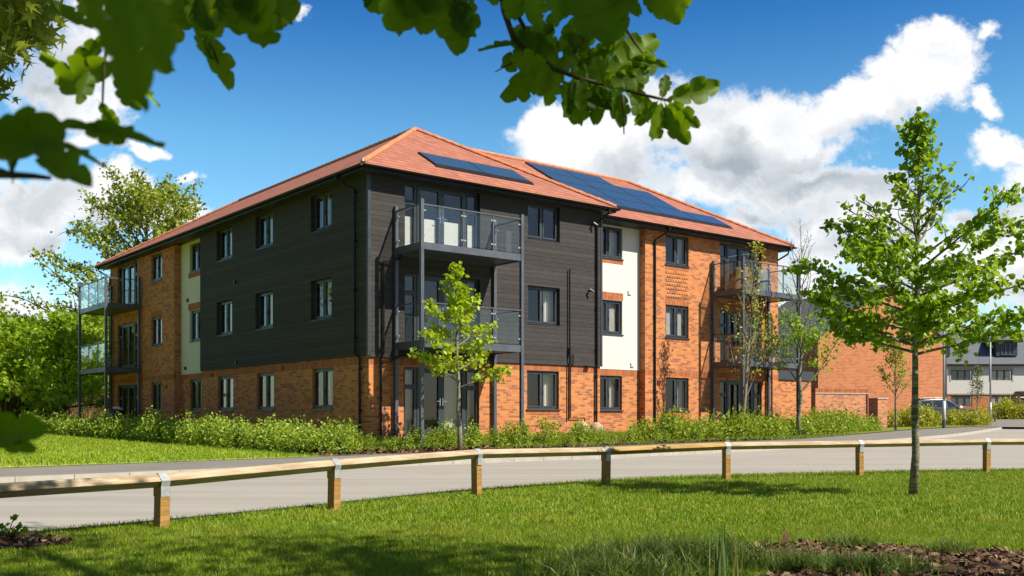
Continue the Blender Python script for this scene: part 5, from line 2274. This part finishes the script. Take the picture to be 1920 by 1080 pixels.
P = np.column_stack([rs.uniform(.9, 5.5, 120000), rs.uniform(5.6, 8.9, 120000)])
P = P[bed_right(P) & (P[:, 0] < P[:, 1] * .52 + .3)][:60000]
chips('wood_chips', P, 5, 'reddish brown bark chips in the bed at the lower right')
P = np.column_stack([rs.uniform(-6.5, -3.4, 16000), rs.uniform(7.4, 8.9, 16000)])
P = P[bed_left(P)][:7000]
chips('wood_chips', P, 6, 'bark chips in the small bed at the lower left')
Pf = []
for k in range(16000):
    u_ = rr.uniform(-3.2, 15)
    Pf.append(bpt(u_, rr.uniform(-3.6, -1.8) + (.9 if u_ > 8 else 0))[:2])
Pf = np.array(Pf)
rs2 = np.random.RandomState(8)
keep = right_of(edge2, Pf) > .05
Pf = Pf[keep]
X, Y, Z = frames(rs2, len(Pf), 2.2, 0)
tv = np.array([(-.2, -.5, 0), (.2, -.5, 0), (.2, .5, .03), (-.12, .5, .02)])
V, F = scatter(tv, np.array([(0, 1, 2, 3)]), np.column_stack([Pf, hgt(Pf[:, 0], Pf[:, 1]) + .13 + .9 * bank(Pf[:, 0], Pf[:, 1])]), X, Y, Z, .11 * rs2.lognormal(0, .4, len(Pf)))
tag(fastmesh('wood_chips', V, F, M['chips']), 'bark chips in the bed along the front of the block', 'wood chips', kind='stuff')

# rough tussocks at the foot of the picture
def tussock(name, px, py_, n, rad, h0, h1, seed, mat, label, wid=.006, lean=.9, sx=1.0):
    rs2 = np.random.RandomState(seed)
    Y0 = FPX / (py_ - HOR)
    X0 = (px - 960) / FPX * Y0
    Pq = rs2.normal(size=(n, 2)) * (rad * sx, rad)
    o = blades(name, Pq, h0, h1, wid, seed, mat, lean=lean, z0=np.full(n, .005))
    o.location = (X0, Y0, 0)
    return tag(o, label, 'grass clump')


tussock('grass_tussock', 1262, 1058, 2000, .16, .07, .21, 21, M['blade_dark'], 'dark tangled grass tussock left of the iris leaves', .007, 1.0, 2.2)
tussock('grass_tussock', 1160, 1085, 1200, .16, .05, .18, 22, M['blade_dark'], 'low dark tussock at the bottom edge left of centre bed', .007, 1.0, 1.8)
tussock('grass_tussock', 1505, 1068, 900, .09, .05, .13, 23, M['blade_dark'], 'round green tuft on the bark chips right of the iris', .006, .9, 1.6)
tussock('grass_tussock', 1640, 1078, 1100, .10, .06, .15, 24, M['blade_dark'], 'leafy green tuft on the bark chips below the lime tree', .008, .9, 1.8)
tussock('grass_tussock', 1590, 1030, 500, .05, .05, .13, 25, M['blade_dark'], 'small tuft on the upper edge of the right bark bed', .006, .9, 1.6)
tussock('grass_tussock', 1775, 1040, 400, .05, .05, .12, 26, M['blade_dark'], 'small weed tuft at the bed edge toward the right side', .007, .9, 1.6)
# iris-like sword leaves
rs2 = np.random.RandomState(33)
Pq = rs2.normal(size=(26, 2)) * (.05, .03)
o = blades('iris_clump', Pq, .18, .37, .020, 34, M['iris'], lean=.10, z0=np.zeros(26))
Y0 = FPX / (1085 - HOR)
o.location = ((1362 - 960) / FPX * Y0, Y0, 0)
tag(o, 'upright sword-leaved iris clump with browned tips at the bottom edge', 'plant')
# dry grass stalk heads
for k, (px, pyb, pyt, lx, lab) in enumerate(((1190, 1075, 1022, -.05, 'pale arching seed head left of the iris clump'), (1255, 1050, 1000, -.12, 'brown arching stalk behind the grass tussock'))):
    Y0 = FPX / (pyb - HOR)
    X0 = (px - 960) / FPX * Y0
    h_ = (pyb - pyt) / FPX * Y0
    mb = MB()
    mb.tube([(0, 0, 0), (lx * .4, 0, h_ * .7), (lx, 0, h_)], [.002, .002, .0015], 5)
    for q in range(9):
        f = .72 + .03 * q
        mb.tube([(lx * f, 0, h_ * (.7 + (f - .72))), (lx * f - .01, .005 * (-1) ** q, h_ * (.7 + (f - .72)) + .015)], [.004, .001], 5)
    o = mb.build('grass_stalk', M['chips_pale'] if 'chips_pale' in M else M['wicker'])
    o.location = (X0, Y0, 0)
    tag(o, lab, 'grass stalk')
# low laurel-like plant at the lower left
mb = MB()
e = empty('small_laurel', (at(12, 785, 8.35).x, 8.35, 0))
tag(e, 'small broad-leaved evergreen plant in the bed at the lower left edge', 'plant')
w_ = MB()
rs2 = np.random.RandomState(12)
LP = []
for k in range(7):
    a_ = rs2.uniform(0, 6.28)
    top = np.array((math.cos(a_) * rs2.uniform(.02, .2), math.sin(a_) * .1, rs2.uniform(.10, .27)))
    w_.tube([(0, 0, 0), tuple(top * .6 + (0, 0, .02)), tuple(top)], [.005, .004, .002], 5)
    for q in range(7):
        LP.append(top * rs2.uniform(.45, 1.05) + rs2.normal(size=3) * .012)
w_.build('stem', M['bark_dark'], e)
leaves('foliage', np.array(LP), LEAF_Q, .055, rs2, M['leaf_oak'], e, .4)

# ---------------------------------------------------------------- overhanging oak
def oak_template(n=22, lobes=4.5):
    """oak leaf: unit length, wavy lobes, V-folded blade"""
    v = []
    for i in range(n + 1):
        t_ = i / n
        env = .31 * (math.sin(PI * min(1, t_ ** .95)) ** .75) * (.55 + .65 * t_)
        if t_ > .985:
            env = .02
        lob = 1.12 - .66 * (.5 - .5 * math.cos(2 * PI * (t_ * lobes + .12))) ** 2.6
        w = env * lob + .012
        adv = .05 * math.sin(2 * PI * (t_ * lobes + .12))
        bend = -.16 * t_ * t_
        rip = .035 * math.sin(2 * PI * t_ * lobes)
        v += [(-w, t_ + adv, bend + .35 * w + rip), (-w * .5, t_ + adv * .5, bend + .14 * w), (0, t_, bend), (w * .5, t_ + adv * .5, bend + .14 * w), (w, t_ + adv, bend + .35 * w - rip)]
    f = []
    for i in range(n):
        for k in range(4):
            a_ = i * 5 + k
            f.append((a_, a_ + 1, a_ + 6, a_ + 5))
    # stalk
    b_ = len(v)
    v += [(-.008, -.09, 0), (.008, -.09, 0), (.008, .02, 0), (-.008, .02, 0)]
    f.append((b_, b_ + 1, b_ + 2, b_ + 3))
    return np.array(v), np.array(f)


OAK = [oak_template(26, 3.7), oak_template(26, 4.3), oak_template(26, 3.2)]
OT = empty('oak_tree', (5.5, -2.2, 0))
tag(OT, 'oak tree whose dark leafy branches hang into the top of the view', 'tree')
OTL = Vector((5.5, -2.2, 0))
# explicit leaves in view: base px, tip px, width factor, depth, roll
def place_leaves(lst, seed):
    rs3 = np.random.RandomState(seed)
    groups = {0: [[], [], [], [], []], 1: [[], [], [], [], []], 2: [[], [], [], [], []]}
    for k, (bx, by, tx_, ty, wf, D, edge) in enumerate(lst):
        p = np.array(at(bx, by, D)) - np.array(OTL)
        q = np.array(at(tx_, ty, D + rs3.uniform(-.03, .03))) - np.array(OTL)
        Yv = q - p
        L = np.linalg.norm(Yv)
        Yv = Yv / L
        nz = np.array((rs3.normal() * .35, -1.0, -.25 + rs3.normal() * .35))
        if edge:
            nz = np.array((0.25, -.25, 1.0))
        Xv = norm(np.cross(Yv, nz))
        Zv = np.cross(Xv, Yv)
        g = groups[k % 3]
        g[0].append(p)
        g[1].append(Xv * wf)
        g[2].append(Yv)
        g[3].append(Zv * .9)
        g[4].append(L)
    Vs, Fs, b_ = [], [], 0
    for k, g in groups.items():
        if not g[0]:
            continue
        V, F = scatter(OAK[k][0], OAK[k][1], np.array(g[0]), np.array(g[1]), np.array(g[2]), np.array(g[3]), np.array(g[4]))
        Vs.append(V)
        Fs.append(F + b_)
        b_ += len(V)
    return np.vstack(Vs), np.vstack(Fs)


# (base x, base y, tip x, tip y, width factor, depth m, edge-on)
left_near = [
    (-75, 285, 128, 232, .85, .92, 0), (-30, 300, 52, 206, .8, .95, 0), (95, 240, 300, 246, .35, 1.0, 1), (150, 238, 244, 258, 1.15, 1.0, 0), (60, 262, 158, 332, .95, .95, 0),
    (70, 262, 198, 296, .35, .95, 1), (-10, 250, 38, 342, .55, .95, 1), (-60, 262, 20, 300, 1.0, .95, 0), (20, 262, 118, 270, .8, .95, 0),
    (226, -60, 256, 196, .74, .80, 0), (250, -50, 312, 116, .8, .85, 0), (195, -50, 176, 56, .9, .9, 0), (260, 95, 322, 132, .9, 1.2, 0),
    (218, 118, 92, 158, 1.15, 1.5, 0), (212, 62, 128, 128, .7, 1.5, 0), (170, 130, 150, 190, 1.0, 1.5, 0), (130, 130, 66, 100, .8, 1.6, 0), (215, 140, 258, 205, 1.3, 1.4, 0),
    (232, 150, 300, 186, .35, 1.4, 1), (185, 190, 222, 240, 1.1, 1.5, 0), (100, 12, 168, 44, .6, 1.3, 0), (98, -10, 104, 22, .8, 1.3, 0), (150, -20, 185, 30, 1.2, 1.2, 0)]
left_near = [(a_, b_, c_, d_, e_ * (.70 if e_ > .6 else 1), f_, g_) for (a_, b_, c_, d_, e_, f_, g_) in left_near]
top_mass = []
rs4 = np.random.RandomState(91)
for k in range(34):
    bx = rs4.uniform(285, 520)
    by = rs4.uniform(-70, 5)
    top_mass.append((bx, by, bx + rs4.uniform(-60, 60), by + rs4.uniform(60, 100), rs4.uniform(1.0, 1.5), rs4.uniform(1.5, 1.9), 0))
top_mass = [q for q in top_mass if q[3] < 90 - abs(q[2] - 400) * .25 or q[2] < 470]
top_mass = [(a_, b_, c_, min(d_, 78 if c_ < 470 else 62), e_, f_, g_) for (a_, b_, c_, d_, e_, f_, g_) in top_mass]
top_mass += [(492, 0, 495, 88, 1.35, 1.6, 0), (470, -10, 452, 60, 1.2, 1.6, 0), (385, 62, 434, 158, .75, 1.8, 0), (365, 60, 398, 110, .5, 1.8, 0), (515, -20, 528, 26, 1.1, 1.8, 0), (540, -30, 545, 8, 1.0, 1.8, 0)]
mid_top = [(690, -50, 706, 26, .9, 2.1, 0), (700, -20, 684, 12, .8, 2.1, 0), (742, -40, 750, 66, 1.15, 2.0, 0), (770, -45, 762, 40, 1.2, 2.0, 0), (800, -40, 796, 58, 1.3, 2.0, 0), (790, -50, 820, 30, 1.1, 2.0, 0),
           (835, -30, 862, 92, .95, 2.2, 0), (850, -10, 896, 44, .8, 2.2, 0), (846, 10, 888, 66, .9, 2.2, 0), (820, -30, 850, 30, 1.0, 2.2, 0), (870, -40, 885, 2, 1.0, 2.2, 0)]
centre = [(955, -30, 968, 40, 1.2, 2.3, 0), (905, -25, 935, 8, 1.0, 2.3, 0), (1010, -40, 1000, 42, 1.3, 2.3, 0), (1035, -40, 1052, 36, 1.3, 2.3, 0), (1075, -40, 1062, 30, 1.1, 2.3, 0), (1110, -50, 1150, 68, 1.6, 2.2, 0),
          (1150, -30, 1202, 26, .9, 2.2, 0), (1175, -20, 1160, 40, 1.1, 2.2, 0), (1228, -40, 1272, 36, 1.25, 2.2, 0), (1212, -30, 1224, 22, 1.0, 2.2, 0), (1262, -40, 1290, 18, 1.0, 2.2, 0),
          (1045, 100, 1094, 44, .95, 2.4, 0), (1000, 84, 922, 82, .35, 2.4, 1), (1015, 98, 955, 118, .9, 2.4, 0), (1025, 118, 966, 172, 1.0, 2.4, 0), (1048, 108, 1012, 52, .9, 2.4, 0), (1060, 112, 1102, 70, .9, 2.4, 0),
          (1078, 128, 1140, 96, .85, 2.4, 0), (1052, 128, 1032, 178, .9, 2.4, 0), (1055, 148, 1086, 216, 1.0, 2.4, 0), (1080, 140, 1068, 200, .8, 2.4, 0), (1118, 140, 1160, 72, .5, 2.4, 1),
          (1125, 138, 1140, 82, .7, 2.4, 0), (1135, 148, 1212, 82, .9, 2.4, 0), (1150, 150, 1236, 118, 1.0, 2.4, 0), (1180, 110, 1256, 122, .45, 2.4, 0), (1145, 158, 1165, 218, 1.0, 2.4, 0), (1120, 150, 1118, 212, .95, 2.4, 0),
          (1168, 160, 1210, 196, .8, 2.4, 0), (1240, 186, 1252, 138, .8, 2.35, 0), (1248, 186, 1354, 158, .75, 2.35, 0), (1240, 190, 1228, 264, 1.0, 2.35, 0), (1246, 192, 1288, 268, .9, 2.35, 0), (1252, 190, 1310, 236, .8, 2.35, 0),
          (1235, 188, 1200, 226, .7, 2.35, 0), (1090, 90, 1120, 40, .6, 2.4, 0), (1020, 70, 1042, 28, .8, 2.4, 0), (1060, 60, 1096, 100, .9, 2.4, 0), (1095, 110, 1130, 160, .8, 2.4, 0), (1000, 60, 1030, 104, .8, 2.4, 0),
          (1180, 168, 1196, 132, .8, 2.4, 0), (1195, 140, 1226, 96, .8, 2.4, 0), (1070, 158, 1130, 190, .8, 2.4, 0)]
rs7 = np.random.RandomState(19)
cp = np.array([(985, 95), (1040, 130), (1090, 146), (1160, 165), (1215, 180)], float)
centre = [(a_, b_, a_ + (c_ - a_) * q__, b_ + (d_ - b_) * q__, e_ * .9, f_, g_) for (a_, b_, c_, d_, e_, f_, g_) in centre for q__ in ((1.0 if c_ > 1220 or b_ < 0 else 1.28),)]
for k in range(22):
    f_ = rs7.uniform(0, 3.999)
    i_ = int(f_)
    b_ = cp[i_] + (cp[i_ + 1] - cp[i_]) * (f_ - i_)
    a_ = rs7.uniform(0, 2 * PI)
    l_ = rs7.uniform(62, 92)
    centre.append((b_[0], b_[1], b_[0] + l_ * math.cos(a_), b_[1] + l_ * .75 * math.sin(a_), rs7.uniform(.8, 1.1), rs7.uniform(2.3, 2.5), 0))
low_left = [(-50, 800, 86, 802, .6, 1.0, 0), (-50, 800, 66, 846, .55, 1.0, 0), (-50, 752, 14, 738, .6, 1.1, 0), (-45, 780, 34, 836, .7, 1.0, 0)]
def sprays(lst, gap=26):
    """groups leaves that hang together"""
    par = list(range(len(lst)))

    def find(i):
        while par[i] != i:
            i = par[i]
        return i
    pts = [[((q[0] + (q[2] - q[0]) * f_), (q[1] + (q[3] - q[1]) * f_)) for f_ in (0, .33, .66, 1)] for q in lst]
    for i in range(len(lst)):
        for j in range(i):
            if abs(lst[i][5] - lst[j][5]) < .3 and min(math.hypot(a[0] - b_[0], a[1] - b_[1]) for a in pts[i] for b_ in pts[j]) < gap:
                par[find(i)] = find(j)
    out = {}
    for i, q in enumerate(lst):
        out.setdefault(find(i), []).append(q)
    return list(out.values())


for sd, lst in enumerate((left_near, top_mass, mid_top, centre, low_left)):
    for k, gq in enumerate(sprays(lst)):
        V, F = place_leaves(gq, sd + 1 + 10 * k)
        fastmesh('leafy_spray', V, F, M['leaf_oak'], OT, smooth=True)


for (path, D, r) in (([(935, -60, 0), (945, 20, 0), (962, 70, 0), (985, 95, 0), (1040, 130, 0), (1090, 148, 0), (1160, 165, 0), (1215, 180, 0), (1260, 190, 0)], 2.38, .008),
                     ([(960, 10, 0), (985, 55, 0), (1005, 85, 0), (1030, 120, 0)], 2.40, .006), ([(1165, 40, 0), (1190, 80, 0), (1205, 100, 0)], 2.4, .004), ([(1168, 180, 0), (1170, 252, 0)], 2.4, .0035),
                     ([(1000, 118, 0), (960, 118, 0), (928, 135, 0)], 2.4, .003), ([(-60, 322, 0), (0, 327, 0), (60, 330, 0), (95, 334, 0)], .95, .005), ([(-30, 310, 0), (20, 325, 0), (40, 280, 0)], .95, .0035),
                     ([(195, -40, 0), (205, 60, 0), (195, 120, 0), (192, 200, 0)], 1.5, .004), ([(330, -60, 0), (360, 40, 0), (400, 95, 0), (410, 120, 0)], 1.8, .004), ([(-80, 790, 0), (-20, 795, 0), (30, 790, 0)], 1.02, .004),
                     ([(700, -60, 0), (780, -30, 0), (850, -10, 0), (860, 20, 0)], 2.1, .005)):
    mb = MB()
    mb.tube([at(x, y, D + dd) - OTL for (x, y, dd) in path], [r * (1 - .6 * i / max(1, len(path) - 1)) for i in range(len(path))], 8)
    mb.build('twig', M['bark_dark'], OT, smooth=True)
# trunk, limbs and the canopy overhead, whose shade falls on the lawn
wood = MB()
rs5 = np.random.RandomState(202)
wood.tube([(0, 0, -.1), (0, .05, 1.5), (-.1, .1, 3.2), (-.3, .2, 5.0), (-.4, .2, 7.0)], [.42, .34, .30, .24, .14], 14)
tips = []
for k, (az, el, ln, h0) in enumerate(((150, 25, 5.5, 3.2), (175, 35, 6.2, 3.8), (120, 30, 5.0, 4.0), (200, 22, 5.0, 3.4), (90, 40, 4.5, 4.4), (240, 30, 4.5, 3.9), (300, 35, 4.5, 4.2), (20, 30, 4.5, 3.8), (60, 45, 4.5, 5.0), (160, 60, 4.0, 5.2), (0, 60, 3.5, 5.5), (92, 30, 7.0, 3.6), (104, 32, 7.4, 3.9), (117, 30, 8.0, 3.7), (130, 30, 8.0, 4.2), (84, 32, 6.6, 4.2), (110, 42, 6.0, 4.8), (140, 33, 8.2, 4.4), (124, 38, 7.2, 4.6), (148, 30, 8.6, 4.0), (126, 26, 8.8, 4.0), (133, 28, 8.8, 4.3), (120, 28, 8.6, 4.5), (87, 30, 6.6, 4.4), (79, 32, 6.4, 3.9), (96, 36, 6.8, 4.8))):
    dr = (math.cos(R(az)) * math.cos(R(el)), math.sin(R(az)) * math.cos(R(el)), math.sin(R(el)))
    lp, _ = polyline(rs5, (-.1, .1, h0), dr, ln, 8, .08, -.01)
    wood.tube(lp, [.13 * (1 - .8 * i / 8) + .01 for i in range(9)], 8, cap=False)
    for j in range(9):
        s2, d2 = interp(lp, .25 + .75 * (j + .5) / 9)
        sp2, _ = polyline(rs5, s2, norm(d2 + rs5.normal(size=3) * .7), 1.5, 4, .2, 0)
        wood.tube(sp2, [.02, .016, .012, .008, .004], 5, cap=False)
        tips += [sp2[2], sp2[3], sp2[4]]
wood.build('trunk', M['bark_dark'], OT, smooth=True)
# hanging boughs that carry the leaves in view
bo = MB()
for (px, py_, D, hx, hy, hz) in ((935, -60, 2.38, -2.6, 3.6, 3.9), (330, -60, 1.8, -4.8, 3.0, 3.8), (200, -60, 1.4, -5.2, 2.6, 3.6), (700, -60, 2.1, -3.6, 3.4, 3.9), (-60, 322, .95, -6.2, 2.6, 2.3), (-80, 790, 1.02, -6.6, 2.8, 1.8)):
    a_ = at(px, py_, D) - OTL
    if px < -10:
        mid = Vector((a_.x - .5, a_.y - .1, a_.z + .5))
        bo.tube([a_, (a_ + mid) / 2 + Vector((0, 0, .05)), mid, Vector((a_.x - .6, a_.y - .3, 3.2)), Vector((-4.6, 1.2, 4.3))], [.006, .009, .012, .02, .035], 7)
    else:
        bo.tube([a_, a_ + Vector((.1, -.15, .5)), a_ + Vector((.5, -.5, 1.2)), Vector((-2.4, 1.2, 4.5))], [.008, .012, .02, .04], 7)
bo.build('hanging_boughs', M['bark_dark'], OT, smooth=True)
tips = np.array(tips)
LP = (tips[:, None, :] + rs5.normal(size=(len(tips), 27, 3)) * .36).reshape(-1, 3)
wx = LP + np.array(OTL)
ok = ~((wx[:, 1] > -.3) & (wx[:, 2] < 1 + .46 * np.maximum(wx[:, 1], 0) + .9) & (np.abs(wx[:, 0]) < .6 * np.maximum(wx[:, 1], 0) + 1.6)) & (wx[:, 2] > 2.4)
sv = np.array(SUN)
for c_ in ((.3, 2.4, 1.8), (-.3, 2.1, 1.85), (-.7, 1.5, 1.55)):
    rel_ = wx - np.array(c_)
    al = rel_ @ sv
    ok &= (np.linalg.norm(rel_ - al[:, None] * sv, axis=1) > 1.15) | (rs5.uniform(0, 1, len(wx)) < .06)
LP = LP[ok]
leaves('crown', LP, LEAF_Q, .15, rs5, M['leaf_oak'], OT, .6)

# ---------------------------------------------------------------- field maple bough, upper left
MT = empty('field_maple', (-7.0, 5.5, 0))
tag(MT, 'maple with small pointed leaves reaching in at the upper left corner', 'tree')
MTL = np.array((-7.0, 5.5, 0))
rs6 = np.random.RandomState(66)
LP = []
wood = MB()
for k in range(95):
    px, py_ = rs6.uniform(-60, 82), rs6.uniform(-50, 92)
    if px > 60 and py_ > 60:
        py_ -= 40
    c = np.array(at(px, py_, rs6.uniform(4.6, 5.4))) - MTL
    LP.append(c + rs6.normal(size=(9, 3)) * .05)
for (px, py_) in ((10, 165), (-8, 172), (20, 182), (20, 100), (25, 112), (88, 60), (92, 78), (80, 45), (12, 90)):
    c = np.array(at(px, py_, 5.0)) - MTL
    LP.append(c + rs6.normal(size=(4, 3)) * .022)
for (pa, pb, pc) in (((-200, 90), (-40, 72), (22, 52)), ((-200, 60), (-20, 85), (60, 70)), ((-200, 200), (-40, 180), (20, 176)), ((-200, 0), (0, 10), (70, 30))):
    wood.tube([np.array(at(*pa, 5.1)) - MTL, np.array(at(*pb, 5.0)) - MTL, np.array(at(*pc, 5.0)) - MTL], [.02, .008, .003], 6)
    wood.tube([Vector(np.array(at(*pa, 5.1)) - MTL), (2.0, 0, 2.6), (0, 0, 2.4)], [.02, .05, .09], 6)
wood.tube([(0, 0, -.1), (0, 0, 1.5), (.1, 0, 3.0), (0, .1, 5.5)], [.2, .16, .13, .05], 10)
wood.build('trunk', M['bark_dark'], MT, smooth=True)
more = rs6.normal(size=(2600, 3)) * (1.3, 1.3, 1.1) + (-.6, 0, 4.6)
LP = np.vstack(LP + [more[(more[:, 0] < 2.0)]])
leaves('crown', LP, LEAF_P, .085, rs6, M['leaf_olive'], MT, .5)

# every base colour scaled down evenly, offsetting the raised exposure so shade falls deeper
for mt in bpy.data.materials:
    t = NT(mt.node_tree)
    for nd in list(t.n):
        if nd.type in ('BSDF_PRINCIPLED', 'BSDF_TRANSLUCENT'):
            sk = nd.inputs[0]
            if sk.is_linked:
                src_ = sk.links[0].from_socket
                t.put(sk, t.mix(1.0, src_, (.71, .71, .71), 'MULTIPLY'))
            else:
                c_ = sk.default_value
                sk.default_value = (c_[0] * .71, c_[1] * .71, c_[2] * .71, 1)
